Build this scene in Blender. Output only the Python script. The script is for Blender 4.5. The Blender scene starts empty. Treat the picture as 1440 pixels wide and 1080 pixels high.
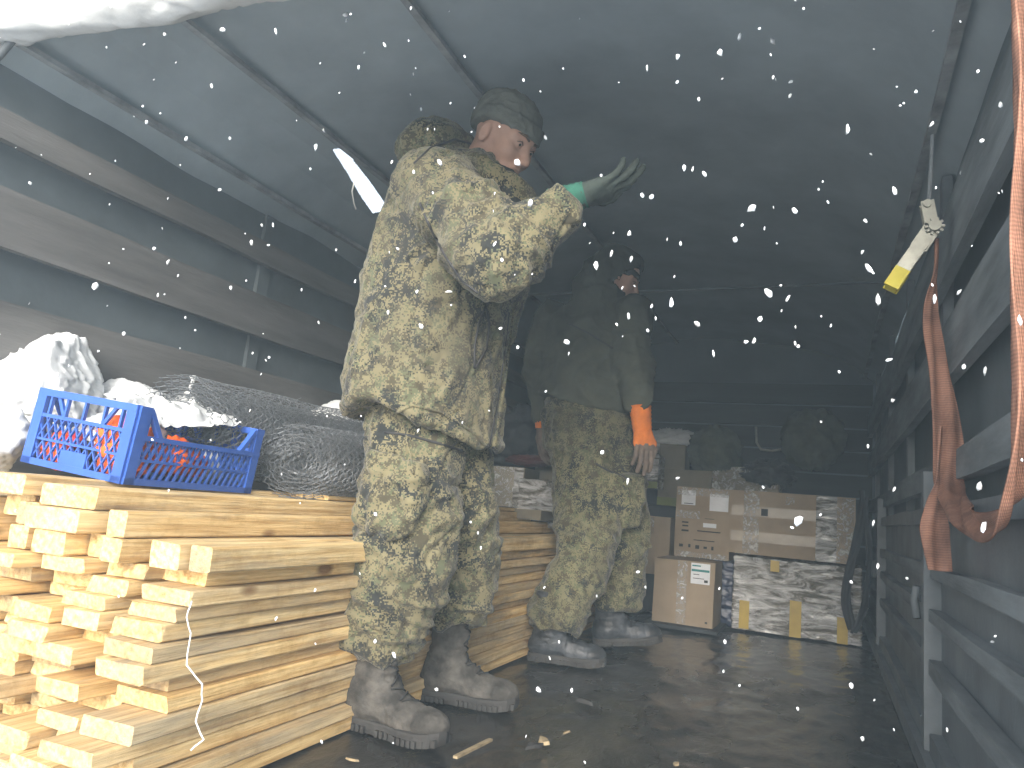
import bpy, bmesh, math, random
import numpy as np
from mathutils import Vector, Matrix
from mathutils.bvhtree import BVHTree

random.seed(7); RNG = np.random.default_rng(11)
scene = bpy.context.scene
C = scene.collection

# ------------------------------------------------------------------ camera
# X across the truck, Y into the cargo bed, Z up, bed floor at z = 0
FPX, PCX, PCY, EYE = 1040.0, 720.0, 540.0, 0.61
_dy = np.array([440 / FPX, -205 / FPX, -1.0]); _dy /= np.linalg.norm(_dy)
_k = (.087 * _dy[0] + _dy[1]) / (-_dy[2])
_dz = np.array([.087, 1, _k]); _dz -= _dy * (_dz @ _dy); _dz /= np.linalg.norm(_dz)
_dx = np.cross(_dy, _dz)
ROT = np.stack([_dx, _dy, _dz]); CAM = np.array([0, 0, EYE])
cam = bpy.data.objects.new('camera', bpy.data.cameras.new('camera')); C.objects.link(cam)
cam.data.sensor_width = 36; cam.data.lens = 36 * FPX / 1440
cam.data.clip_start = .02; cam.data.clip_end = 500
cam.matrix_world = Matrix.Translation(CAM) @ Matrix(ROT.tolist()).to_4x4()
scene.camera = cam

# ------------------------------------------------------------------ sky, sun, exposure (overcast, snowing)
SUN_EL, SUN_AZ = 22.0, 13.0          # sun behind the photographer, veiled by cloud
world = bpy.data.worlds.new('World'); scene.world = world; world.use_nodes = True
wn = world.node_tree.nodes; wl = world.node_tree.links
bg = wn['Background']; sky = wn.new('ShaderNodeTexSky'); sky.sky_type = 'NISHITA'; sky.sun_disc = False
sky.sun_elevation = math.radians(SUN_EL); sky.sun_rotation = math.radians(180 - SUN_AZ)
sky.dust_density = 4.0; sky.air_density = 1.0; sky.ozone_density = 1.0
hs = wn.new('ShaderNodeHueSaturation'); hs.inputs['Saturation'].default_value = .45; hs.inputs['Value'].default_value = 1.25   # cloud cover: paler, brighter sky
wl.new(sky.outputs[0], hs.inputs['Color']); wl.new(hs.outputs[0], bg.inputs[0]); bg.inputs[1].default_value = .15
sl = bpy.data.lights.new('sun', 'SUN'); sl.energy = .9; sl.angle = math.radians(30); sl.color = (1, .96, .91)
sun = bpy.data.objects.new('sun', sl); C.objects.link(sun)
_el, _az = math.radians(SUN_EL), math.radians(SUN_AZ)
_sd = Vector((math.sin(_az) * math.cos(_el), -math.cos(_az) * math.cos(_el), math.sin(_el)))
sun.rotation_euler = _sd.to_track_quat('Z', 'Y').to_euler()
scene.view_settings.view_transform = 'Standard'; scene.view_settings.look = 'None'
scene.view_settings.gamma = 1; scene.view_settings.use_curve_mapping = False
scene.view_settings.exposure = 1.25
scene.render.engine = 'CYCLES'
cy = scene.cycles
cy.use_denoising = True
try: cy.denoiser = 'OPENIMAGEDENOISE'
except Exception: pass
cy.use_adaptive_sampling = True; cy.adaptive_threshold = .03
cy.max_bounces = 7; cy.diffuse_bounces = 4; cy.glossy_bounces = 3; cy.transmission_bounces = 4
HAZE = .024
cy.volume_bounces = 1; cy.transparent_max_bounces = 6

# ------------------------------------------------------------------ helpers
def ray(px, py): return ROT @ np.array([(px - PCX) / FPX, -(py - PCY) / FPX, -1.0])
def at(px, py, y):                      # point seen at a pixel of the 1440 x 1080 photograph, at depth Y
    r = ray(px, py); return CAM + r * (y / r[1])
def atx(px, py, x): r = ray(px, py); return CAM + r * (x / r[0])
def atz(px, py, z): r = ray(px, py); return CAM + r * ((z - EYE) / r[2])

def link(name, me, mat, parent=None, smooth=False):
    o = bpy.data.objects.new(name, me); C.objects.link(o)
    if mat is not None and not me.materials: me.materials.append(mat)
    if smooth: me.polygons.foreach_set('use_smooth', [True] * len(me.polygons))
    if parent is not None: o.parent = parent
    return o
def mk(name, v, f, mat, parent=None, smooth=False):
    me = bpy.data.meshes.new(name)
    me.from_pydata([tuple(map(float, p)) for p in v], [], [tuple(map(int, q)) for q in f]); me.update()
    return link(name, me, mat, parent, smooth)
def thing(name, label, cat, loc=(0, 0, 0), group=None, rotz=0):
    o = bpy.data.objects.new(name, None); C.objects.link(o); o.location = loc; o.rotation_euler = (0, 0, rotz)
    o.empty_display_size = .1
    return tag(o, label, cat, group)
def tag(o, label, cat, group=None, kind=None):
    if label: o['label'] = label
    if cat: o['category'] = cat
    if group: o['group'] = group
    if kind: o['kind'] = kind
    return o
def keep(o, parent):                     # parent without moving
    o.parent = parent
    o.matrix_parent_inverse = Matrix.LocRotScale(parent.location, parent.rotation_euler, parent.scale).inverted()
    return o

class MB:
    def __init__(s): s.v = []; s.f = []
    def add(s, v, f):
        n = len(s.v); s.v += [tuple(p) for p in v]; s.f += [tuple(i + n for i in q) for q in f]; return s
    def box(s, lo, hi, ch=0.0):
        x0, y0, z0 = lo; x1, y1, z1 = hi
        v = [(x0,y0,z0),(x1,y0,z0),(x1,y1,z0),(x0,y1,z0),(x0,y0,z1),(x1,y0,z1),(x1,y1,z1),(x0,y1,z1)]
        return s.add(v, [(3,2,1,0),(4,5,6,7),(0,1,5,4),(1,2,6,5),(2,3,7,6),(3,0,4,7)])
    def bar(s, a, b, w, t, n=(0, 0, 1)):  # rectangular bar from a to b; t is its size along n
        a = np.array(a, float); b = np.array(b, float); d = b - a; d /= np.linalg.norm(d)
        n = np.array(n, float); n = n - d * (n @ d); n /= np.linalg.norm(n); u = np.cross(n, d)
        c = [u*w/2+n*t/2, -u*w/2+n*t/2, -u*w/2-n*t/2, u*w/2-n*t/2]
        v = [a + q for q in c] + [b + q for q in c]
        return s.add(v, [(0,1,2,3),(7,6,5,4),(0,4,5,1),(1,5,6,2),(2,6,7,3),(3,7,4,0)])
    def tube(s, pts, r, seg=6, closed=False):
        pts = [np.array(p, float) for p in pts]; n = len(pts)
        rr = r if hasattr(r, '__len__') else [r] * n
        up = None; rings = []
        for i in range(n):
            d = pts[min(i + 1, n - 1)] - pts[max(i - 1, 0)]; d /= (np.linalg.norm(d) + 1e-9)
            if up is None: up = np.array([0, 0, 1.]) if abs(d[2]) < .9 else np.array([1., 0, 0])
            u = np.cross(d, up); u /= np.linalg.norm(u); up = np.cross(u, d)
            rings.append([pts[i] + rr[i] * (math.cos(a) * u + math.sin(a) * up) for a in np.arange(seg) * 2 * math.pi / seg])
        v = [p for R_ in rings for p in R_]; f = []
        for i in range(n - 1):
            for j in range(seg): f.append((i*seg+j, i*seg+(j+1)%seg, (i+1)*seg+(j+1)%seg, (i+1)*seg+j))
        f += [tuple(range(seg))[::-1], tuple((n-1)*seg + j for j in range(seg))]
        return s.add(v, f)
    def build(s, name, mat, parent=None, smooth=False): return mk(name, s.v, s.f, mat, parent, smooth)

# ---- vector noise
_G = np.random.default_rng(3).normal(size=(256, 3)); _G /= np.linalg.norm(_G, axis=1)[:, None]
_PM = np.random.default_rng(4).permutation(256); _PM = np.concatenate([_PM, _PM, _PM])
def noise(p):
    p = np.asarray(p, float); i = np.floor(p).astype(int); f = p - i; i &= 255
    w = f * f * f * (f * (f * 6 - 15) + 10); r = 0
    for a in (0, 1):
        for b in (0, 1):
            for c in (0, 1):
                h = _PM[_PM[_PM[(i[:, 0] + a) & 255] + ((i[:, 1] + b) & 255)] + ((i[:, 2] + c) & 255)]
                d = (_G[h] * (f - np.array([a, b, c]))).sum(1)
                r = r + d * (w[:, 0] if a else 1 - w[:, 0]) * (w[:, 1] if b else 1 - w[:, 1]) * (w[:, 2] if c else 1 - w[:, 2])
    return r * 1.5
def crease(p, w=.06):                    # narrow grooves
    return -np.exp(-(noise(p) / w) ** 2)
def ridge(p, sharp=1.0):                 # fold-like noise: thin raised ridges, broad hollows, in about -0.5 .. 1
    n = np.abs(noise(p)); return (1 - np.clip(n * 2.2 * sharp, 0, 1)) ** 1.6 - .3

# ---- signed distance modelling
def smin(a, b, k):
    h = np.clip(.5 + .5 * (b - a) / k, 0, 1); return b * (1 - h) + a * h - k * h * (1 - h)
def cap(P, a, b, ra, rb):
    a = np.array(a); ab = np.array(b) - a; t = np.clip((P - a) @ ab / (ab @ ab), 0, 1)
    return np.linalg.norm(P - a - t[:, None] * ab, axis=1) - (ra + (rb - ra) * t)
def ell(P, c, r, R=None):
    q = P - np.array(c)
    if R is not None: q = q @ R
    r = np.array(r); k0 = np.linalg.norm(q / r, axis=1); k1 = np.linalg.norm(q / r ** 2, axis=1)
    return k0 * (k0 - 1) / np.maximum(k1, 1e-6)
def rbox(P, c, half, r, R=None):
    q = P - np.array(c)
    if R is not None: q = q @ R
    q = np.abs(q) - (np.array(half) - r); return np.linalg.norm(np.maximum(q, 0), axis=1) + np.minimum(q.max(1), 0) - r
def vloft(P, secs, e=2.0):               # secs: (z, cx, cy, a, b) from low to high
    s = np.array(secs); z = P[:, 2]
    cx, cyy, a, b = [np.interp(z, s[:, 0], s[:, i]) for i in (1, 2, 3, 4)]
    q = ((np.abs(P[:, 0] - cx) / a) ** e + (np.abs(P[:, 1] - cyy) / b) ** e) ** (1 / e)
    d = (q - 1) * np.minimum(a, b)
    return np.maximum(d, np.maximum(s[0, 0] - z, z - s[-1, 0]))
def nets(fn, lo, hi, h):                 # naive surface nets
    lo = np.array(lo, float); n = np.ceil((np.array(hi) - lo) / h).astype(int) + 1
    ax = [lo[i] + h * np.arange(n[i]) for i in range(3)]
    # sample coarsely first, then finely only in the blocks the surface can pass through
    K = 5; nb = -(-n // K); cx_ = [lo[i] + h * (np.arange(nb[i]) * K + (K - 1) / 2) for i in range(3)]
    X, Y, Z = np.meshgrid(*cx_, indexing='ij'); fc = fn(np.stack([X.ravel(), Y.ravel(), Z.ravel()], 1)).reshape(nb)
    F = np.repeat(np.repeat(np.repeat(fc, K, 0), K, 1), K, 2)
    near = np.argwhere(np.abs(fc) < h * K * 1.9 + .012); o3 = np.stack(np.meshgrid(*[np.arange(K)] * 3, indexing='ij'), -1).reshape(-1, 3)
    for i in range(0, len(near), 2500):
        g = (near[i:i+2500, None, :] * K + o3[None]).reshape(-1, 3); F[g[:, 0], g[:, 1], g[:, 2]] = fn(lo + h * g)
    F = F[:n[0], :n[1], :n[2]]
    S = F < 0; m = n - 1
    corner = {}; cnt = np.zeros(m, int)
    for a in (0, 1):
        for b in (0, 1):
            for c in (0, 1):
                corner[a, b, c] = (slice(a, a + m[0]), slice(b, b + m[1]), slice(c, c + m[2])); cnt += S[corner[a, b, c]]
    act = (cnt > 0) & (cnt < 8); idx = -np.ones(m, int); idx[act] = np.arange(act.sum())
    cell = np.argwhere(act); acc = np.zeros((len(cell), 3)); w = np.zeros(len(cell))
    ks = list(corner)
    for p in ks:
        for q in ks:
            if sum(q) == sum(p) + 1 and all(q[i] >= p[i] for i in range(3)):
                fa = F[corner[p]][act]; fb = F[corner[q]][act]; x = (fa < 0) != (fb < 0)
                t = np.where(x, fa / np.where(x, fa - fb, 1), 0)
                pos = np.array(p) + t[:, None] * (np.array(q) - np.array(p))
                acc += np.where(x[:, None], pos, 0); w += x
    V = lo + h * (cell + acc / w[:, None]); Q = []
    for d in range(3):
        e, g = (d + 1) % 3, (d + 2) % 3
        sl_a = [slice(1, m[i]) for i in range(3)]; sl_a[d] = slice(0, m[d]); sl_b = list(sl_a); sl_b[d] = slice(1, m[d] + 1)
        A, B = S[tuple(sl_a)], S[tuple(sl_b)]
        for flip in (0, 1):
            c = np.argwhere((A & ~B) if not flip else (~A & B))
            if not len(c): continue
            off = np.array([1, 1, 1]); off[d] = 0; c = c + off
            ve = np.zeros(3, int); ve[e] = 1; vg = np.zeros(3, int); vg[g] = 1
            q = [idx[tuple((c - s_).T)] for s_ in (ve * 0, ve, ve + vg, vg)]
            Q.append(np.stack(q if not flip else q[::-1], 1))
    Q = np.concatenate(Q); return V, Q[(Q >= 0).all(1)]
def vnormals(V, Q):
    nr = np.cross(V[Q[:, 2]] - V[Q[:, 0]], V[Q[:, 3]] - V[Q[:, 1]]); N = np.zeros_like(V)
    for i in range(4): np.add.at(N, Q[:, i], nr)
    return N / (np.linalg.norm(N, axis=1)[:, None] + 1e-12)
def relax(V, Q, it=2, s=.5):
    for _ in range(it):
        A = np.zeros_like(V); n = np.zeros(len(V))
        for i in range(4):
            j = Q[:, (i + 1) % 4]; np.add.at(A, Q[:, i], V[j]); np.add.at(n, Q[:, i], 1)
            np.add.at(A, j, V[Q[:, i]]); np.add.at(n, j, 1)
        V = V * (1 - s) + s * A / np.maximum(n, 1)[:, None]
    return V
def sdf_obj(name, fn, lo, hi, h, mat, parent=None, disp=None, it=2):
    V, Q = nets(fn, lo, hi, h); V = relax(V, Q, it)
    if disp is not None: V = V + vnormals(V, Q) * disp(V)[:, None]
    o = mk(name, V, Q, mat, None, True)
    if parent is not None: keep(o, parent)
    return o, (V, Q)

# ------------------------------------------------------------------ materials
def M(name, rough=.7, metal=0.0, spec=.5):
    m = bpy.data.materials.new(name); m.use_nodes = True; b = m.node_tree.nodes['Principled BSDF']
    b.inputs['Roughness'].default_value = rough; b.inputs['Metallic'].default_value = metal
    b.inputs['Specular IOR Level'].default_value = spec
    return m, m.node_tree.nodes, m.node_tree.links, b
def ramp(N, stops, interp='LINEAR'):
    r = N.new('ShaderNodeValToRGB'); r.color_ramp.interpolation = interp; e = r.color_ramp.elements
    while len(e) < len(stops): e.new(.5)
    for i, (p, c) in enumerate(stops): e[i].position = p; e[i].color = (*c, 1) if len(c) == 3 else c
    return r
def tex(N, L, scale, detail=4, rough=.55, vec=None, dist=0):
    t = N.new('ShaderNodeTexNoise'); t.inputs['Scale'].default_value = scale; t.inputs['Detail'].default_value = detail
    t.inputs['Roughness'].default_value = rough; t.inputs['Distortion'].default_value = dist
    if vec is not None: L.new(vec, t.inputs['Vector'])
    return t
def coords(N, L, scale=(1, 1, 1), kind='Object'):
    tc = N.new('ShaderNodeTexCoord'); mp = N.new('ShaderNodeMapping'); mp.inputs['Scale'].default_value = scale
    L.new(tc.outputs[kind], mp.inputs['Vector']); return mp.outputs[0]
def bump(N, L, b, height, strength=.3, dist=.01):
    n = N.new('ShaderNodeBump'); n.inputs['Strength'].default_value = strength; n.inputs['Distance'].default_value = dist
    L.new(height, n.inputs['Height']); L.new(n.outputs[0], b.inputs['Normal']); return n
def mix(N, L, fac, a, b, mode='MIX'):
    m = N.new('ShaderNodeMix'); m.data_type = 'RGBA'; m.blend_type = mode
    for s, x in ((0, fac), (6, a), (7, b)):
        if hasattr(x, 'links'): L.new(x, m.inputs[s])
        elif s == 0: m.inputs[0].default_value = x
        else: m.inputs[s].default_value = (*x, 1)
    return m.outputs[2]
def simple(name, col, rough=.7, var=.25, scale=8, bscale=60, bstr=.15, metal=0.0, spec=.4, stretch=(1, 1, 1), tight=0):
    m, N, L, b = M(name, rough, metal, spec); v = coords(N, L, stretch)
    t = tex(N, L, scale, 5, .6, v); lo = tuple(c * (1 - var) for c in col); hi = tuple(min(1, c * (1 + var)) for c in col)
    r = ramp(N, [(.3 + tight, lo), (.7 - tight, hi)]); L.new(t.outputs[0], r.inputs[0]); L.new(r.outputs[0], b.inputs['Base Color'])
    t2 = tex(N, L, bscale, 4, .6, v); bump(N, L, b, t2.outputs[0], bstr, .004)
    return m

def camo(name, cols, px=.0065, dirt=.35, dirtcol=(.05, .045, .035)):
    # pixelated woodland pattern: coordinates are snapped to little cells before the noise is read
    m, N, L, b = M(name, .88, 0, .2); tc = N.new('ShaderNodeTexCoord')
    jit = tex(N, L, 3.0, 2, .5, tc.outputs['Object'])
    sn = N.new('ShaderNodeVectorMath'); sn.operation = 'SNAP'; sn.inputs[1].default_value = (px, px, px)
    L.new(tc.outputs['Object'], sn.inputs[0])
    def layer(scale, off, thr, soft_noise=.22):
        mp = N.new('ShaderNodeMapping'); mp.inputs['Location'].default_value = off; L.new(sn.outputs[0], mp.inputs[0])
        t = tex(N, L, scale, 1.5, .5, mp.outputs[0])
        wn_ = N.new('ShaderNodeTexWhiteNoise'); L.new(mp.outputs[0], wn_.inputs[0])
        a = N.new('ShaderNodeMath'); a.operation = 'MULTIPLY_ADD'; L.new(wn_.outputs[0], a.inputs[0])
        a.inputs[1].default_value = soft_noise; L.new(t.outputs[0], a.inputs[2])
        g = N.new('ShaderNodeMath'); g.operation = 'GREATER_THAN'; L.new(a.outputs[0], g.inputs[0]); g.inputs[1].default_value = thr
        return g.outputs[0]
    base, green, brown, dark = cols
    c = mix(N, L, layer(19, (0, 0, 0), .60), base, green)
    c = mix(N, L, layer(30, (5.1, 2, 1), .66, .3), c, brown)
    c = mix(N, L, layer(12, (1, 7.3, 3), .70, .22), c, dark)
    c = mix(N, L, layer(34, (3, 1, 9.1), .74, .3), c, base)
    t = tex(N, L, 2.3, 4, .65, tc.outputs['Object']); r = ramp(N, [(.42, (0, 0, 0)), (.72, (dirt, dirt, dirt))]); L.new(t.outputs[0], r.inputs[0])
    c = mix(N, L, r.outputs[0], c, dirtcol)
    L.new(c, b.inputs['Base Color'])
    f = tex(N, L, 45, 5, .6, tc.outputs['Object'], .6); bump(N, L, b, f.outputs[0], .35, .006)
    b.inputs['Sheen Weight'].default_value = .15
    return m

def wood(name, light, dark, grey=.0):
    m, N, L, b = M(name, .72, 0, .25)
    tc = N.new('ShaderNodeTexCoord'); oi = N.new('ShaderNodeObjectInfo')
    ad = N.new('ShaderNodeVectorMath'); ad.operation = 'MULTIPLY_ADD'
    L.new(oi.outputs['Random'], ad.inputs[0]); ad.inputs[1].default_value = (7.3, 31.7, 13.1); L.new(tc.outputs['Object'], ad.inputs[2])
    mp = N.new('ShaderNodeMapping'); mp.inputs['Scale'].default_value = (1, .045, 1); L.new(ad.outputs[0], mp.inputs[0])
    w = N.new('ShaderNodeTexWave'); w.wave_type = 'RINGS'; w.rings_direction = 'Y'; w.inputs['Scale'].default_value = 16
    w.inputs['Distortion'].default_value = 5; w.inputs['Detail'].default_value = 3; w.inputs['Detail Scale'].default_value = 1.4
    L.new(mp.outputs[0], w.inputs[0])
    g = tex(N, L, 90, 5, .65, mp.outputs[0]); 
    r = ramp(N, [(.1, dark), (.75, light)]); L.new(w.outputs[0], r.inputs[0])
    c = mix(N, L, .36, light, r.outputs[0])
    r2 = ramp(N, [(.36, (.6, .5, .38)), (.56, (1, 1, 1))]); L.new(g.outputs[0], r2.inputs[0])
    c = mix(N, L, .8, c, r2.outputs[0], 'MULTIPLY')
    # per-board tint
    r3 = ramp(N, [(0, (.78, .72, .62)), (.35, (1, .97, .92)), (.7, (1.0, .9, .74)), (1, (.9, .86, .8))]); L.new(oi.outputs['Random'], r3.inputs[0])
    c = mix(N, L, 1.0, c, r3.outputs[0], 'MULTIPLY')
    # grey, mouldy streaks and dirt
    mp2 = N.new('ShaderNodeMapping'); mp2.inputs['Scale'].default_value = (9, 1.6, 9); L.new(ad.outputs[0], mp2.inputs[0])
    s = tex(N, L, 1, 5, .7, mp2.outputs[0]); r4 = ramp(N, [(.5 - grey * .12, (0, 0, 0)), (.70, (.8, .8, .8))]); L.new(s.outputs[0], r4.inputs[0])
    c = mix(N, L, r4.outputs[0], c, (.26, .235, .19))
    v = N.new('ShaderNodeTexVoronoi'); v.inputs['Scale'].default_value = 1
    mp3 = N.new('ShaderNodeMapping'); mp3.inputs['Scale'].default_value = (7, 3.2, 7); L.new(ad.outputs[0], mp3.inputs[0]); L.new(mp3.outputs[0], v.inputs[0])
    r5 = ramp(N, [(.07, (.9, .9, .9)), (.13, (0, 0, 0))]); L.new(v.outputs[0], r5.inputs[0])
    c = mix(N, L, r5.outputs[0], c, (.2, .1, .035))
    sp = tex(N, L, 5, 6, .75, ad.outputs[0]); r6 = ramp(N, [(.3, (.62, .54, .42)), (.5, (1, 1, 1))]); L.new(sp.outputs[0], r6.inputs[0])
    c = mix(N, L, .75, c, r6.outputs[0], 'MULTIPLY')
    L.new(c, b.inputs['Base Color'])
    f = tex(N, L, 160, 4, .7, mp.outputs[0]); bump(N, L, b, f.outputs[0], .7, .006)
    return m

def mud_floor():
    m, N, L, b = M('wet_mud', .4, 0, .6); b.inputs['Coat Weight'].default_value = .35; b.inputs['Coat Roughness'].default_value = .12; v = coords(N, L, (1, .55, 1))
    t = tex(N, L, 3.1, 7, .65, v, .4)
    r = ramp(N, [(.3, (.011, .010, .009)), (.54, (.024, .022, .018)), (.68, (.055, .05, .038)), (.82, (.10, .09, .072))]); L.new(t.outputs[0], r.inputs[0])
    L.new(r.outputs[0], b.inputs['Base Color'])
    t2 = tex(N, L, 2.2, 5, .6, v); r2 = ramp(N, [(.40, (.05, .05, .05)), (.62, (.40, .40, .40))]); L.new(t2.outputs[0], r2.inputs[0])
    L.new(r2.outputs[0], b.inputs['Roughness'])
    t3 = tex(N, L, 26, 6, .65, v, .5); bump(N, L, b, t3.outputs[0], .45, .012)
    return m

def film(name, col, rough=.16, metal=.55):
    m, N, L, b = M(name, rough, metal, .6); v = coords(N, L, (1.3, 1.3, 4.5)); t = tex(N, L, 5, 6, .7, v, 1.2)
    r = ramp(N, [(.4, (.16, .14, .105)), (.52, tuple(c * .7 for c in col)), (.62, col)]); L.new(t.outputs[0], r.inputs[0]); L.new(r.outputs[0], b.inputs['Base Color'])  # carton brown showing through, with pale film highlights painted into the colour
    t2 = tex(N, L, 7, 7, .68, v, 1.5); bump(N, L, b, t2.outputs[0], .8, .02)
    return m
def clear_film(name):
    m, N, L, b = M(name, .18, 0, .6); v = coords(N, L, (3, 3, 3)); t = tex(N, L, 9, 6, .7, v, 1.5)
    b.inputs['Base Color'].default_value = (.75, .76, .76, 1)
    r = ramp(N, [(.45, (.12, .12, .12)), (.7, (.75, .75, .75))]); L.new(t.outputs[0], r.inputs[0]); L.new(r.outputs[0], b.inputs['Alpha'])
    bump(N, L, b, t.outputs[0], .9, .02); return m
def webbing(name, col):
    m, N, L, b = M(name, .75, 0, .3); tc = N.new('ShaderNodeTexCoord')
    mp = N.new('ShaderNodeMapping'); mp.inputs['Scale'].default_value = (1, 1, 1); L.new(tc.outputs['UV'], mp.inputs[0])
    w = N.new('ShaderNodeTexWave'); w.inputs['Scale'].default_value = 1.6; w.bands_direction = 'X'; L.new(mp.outputs[0], w.inputs[0])
    w2 = N.new('ShaderNodeTexWave'); w2.inputs['Scale'].default_value = .9; w2.bands_direction = 'Y'; w2.inputs['Distortion'].default_value = 2; L.new(mp.outputs[0], w2.inputs[0])
    t = tex(N, L, 9, 5, .6, tc.outputs['Object'])
    r = ramp(N, [(.35, tuple(c * .45 for c in col)), (.65, col)]); L.new(t.outputs[0], r.inputs[0])
    c = mix(N, L, .55, r.outputs[0], w.outputs[0], 'MULTIPLY'); c = mix(N, L, .3, c, w2.outputs[0], 'MULTIPLY')
    L.new(c, b.inputs['Base Color']); bump(N, L, b, w.outputs[0], .5, .003); return m

MAT = dict(
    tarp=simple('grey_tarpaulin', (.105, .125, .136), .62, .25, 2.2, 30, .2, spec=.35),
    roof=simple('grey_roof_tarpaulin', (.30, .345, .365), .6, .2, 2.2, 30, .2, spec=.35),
    flap=simple('pale_tarpaulin', (.5, .51, .5), .55, .2, 5, 40, .4),
    slat=simple('painted_slat', (.115, .112, .108), .7, .35, 3, 40, .3, stretch=(4, .5, 4)),
    slat_r=simple('worn_grey_slat', (.165, .182, .19), .65, .4, 4, 45, .35, stretch=(4, .6, 4)),
    steel=simple('painted_steel', (.135, .152, .163), .5, .35, 4, 50, .25, spec=.5),
    rib=simple('rusty_roof_rib', (.25, .265, .27), .75, .4, 9, 60, .3),
    plank_dark=simple('dark_plank', (.03, .034, .038), .85, .3, 4, 40, .3, stretch=(.5, 4, 4)),
    mud=mud_floor(), wood=wood('pine_board', (.86, .69, .39), (.68, .46, .2), .1), wood_grey=wood('weathered_pine_board', (.76, .61, .36), (.5, .37, .19), 1.0),
    ground=simple('slushy_snow', (.76, .77, .79), .8, .1, .8, 12, .5),
    camo1=camo('tan_pixel_camouflage', ((.165, .148, .085), (.092, .10, .058), (.064, .057, .036), (.02, .023, .023)), .0042, .55),
    camo2=camo('olive_pixel_camouflage', ((.145, .136, .075), (.085, .092, .05), (.058, .05, .03), (.016, .02, .02)), .0042, .5),
    jacket2=simple('dark_green_cloth', (.065, .07, .054), .9, .35, 5, 70, .35, spec=.15),
    hat1=simple('grey_green_knit', (.13, .135, .115), .95, .25, 14, 220, .5, spec=.1),
    hat2=simple('black_knit', (.03, .032, .03), .95, .25, 14, 220, .5, spec=.1),
    skin=simple('skin', (.52, .31, .225), .5, .1, 22, 180, .08, spec=.35),
    eye=simple('eye_white', (.6, .58, .55), .2, .05), iris=simple('eye_iris', (.03, .025, .02), .15, .05),
    brow=simple('brow_hair', (.11, .075, .05), .9, .2, 60),
    boot1=simple('dusty_grey_leather', (.062, .058, .052), .8, .6, 15, 70, 1.0, spec=.3, tight=.06),
    boot2=simple('wet_black_leather', (.034, .038, .044), .5, .6, 14, 60, 1.0, spec=.45, tight=.1),
    sole=simple('black_rubber', (.028, .027, .026), .8, .4, 10, 60, .5), lace=simple('black_lace', (.02, .02, .02), .9, .2),
    zip=simple('dark_zip', (.025, .025, .027), .6, .2), cord=simple('cord', (.05, .05, .045), .8, .2),
    glove_g=simple('grey_glove', (.042, .055, .048), .85, .3, 16, 120, .4), neck_shade=simple('neck_shade_fleece', (.03, .034, .036), .95, .2, 30, 200, .4, spec=.1), cuff_g=simple('green_knit_cuff', (.03, .125, .09), .9, .25, 20, 200, .5),
    glove_o=simple('dirty_glove', (.13, .10, .08), .85, .4, 16, 120, .4), cuff_o=simple('orange_knit_cuff', (.62, .17, .025), .9, .2, 20, 200, .5),
    blue=simple('blue_plastic', (.035, .105, .42), .42, .12, 12, 90, .08, spec=.5),
    orange=simple('orange_cloth', (.85, .13, .015), .7, .2, 18, 60, .4), red=simple('red_cloth', (.5, .03, .04), .8, .2), maroon=simple('dull_red_cloth', (.07, .018, .018), .85, .3),
    black=simple('black_cloth', (.02, .02, .022), .85, .3, 18, 60, .4),
    sack=simple('white_woven_plastic', (.68, .70, .71), .5, .1, 6, 150, .25, spec=.4),
    wire=simple('galvanised_wire', (.22, .235, .25), .45, .2, 20, 60, .1, metal=.3),
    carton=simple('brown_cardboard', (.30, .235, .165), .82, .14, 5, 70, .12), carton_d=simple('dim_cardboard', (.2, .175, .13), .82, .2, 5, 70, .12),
    silver=film('silver_stretch_wrap', (.78, .78, .77)), clear=clear_film('clear_packing_film'),
    tape=simple('yellow_tape', (.42, .29, .03), .35, .15, 10, 40, .1), tape_b=simple('brown_tape', (.3, .245, .175), .35, .15, 10, 30, .25, spec=.6),
    paper=simple('white_paper', (.68, .70, .73), .6, .06, 20, 60, .05), ink=simple('dark_ink', (.03, .03, .03), .8, .1), teal=simple('teal_ink', (.03, .2, .2), .7, .1),
    green=simple('green_strip', (.14, .16, .02), .6, .2), olive=simple('olive_canvas', (.085, .095, .06), .9, .3, 8, 80, .4, spec=.15),
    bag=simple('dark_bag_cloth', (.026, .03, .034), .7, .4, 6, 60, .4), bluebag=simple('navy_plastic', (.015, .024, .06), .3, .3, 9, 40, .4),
    web=webbing('orange_webbing', (.66, .33, .22)), web_b=simple('black_webbing', (.022, .024, .026), .7, .3),
    zinc=simple('zinc_plated_steel', (.3, .3, .26), .45, .2, 30, 80, .1, metal=.7), yellow=simple('yellow_paint', (.62, .52, .04), .5, .12),
    twine=simple('white_twine', (.7, .68, .62), .8, .1), snow=simple('snowflake', (.9, .92, .95), .6, .03), chip=simple('wood_chip', (.27, .21, .125), .8, .4, 40),
)

# ------------------------------------------------------------------ setting: the ground behind the truck
XL, XR, Y0, Y1 = -2.10, .28, 1.06, 6.0
gv, gf, n = [], [], 60
for i in range(n + 1):
    for j in range(n + 1):
        gv.append((-14 + 28 * i / n, -14 + 28 * j / n, 0))
gv = np.array(gv); gv[:, 2] = -1.22 + .05 * noise(gv * .9) + .02 * noise(gv * 3.1 + 5)
gf = [(i*(n+1)+j, (i+1)*(n+1)+j, (i+1)*(n+1)+j+1, i*(n+1)+j+1) for i in range(n) for j in range(n)]
tag(mk('ground', gv, gf, MAT['ground'], None, True), 'slushy snow covered ground behind the truck', None, kind='structure')

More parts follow.
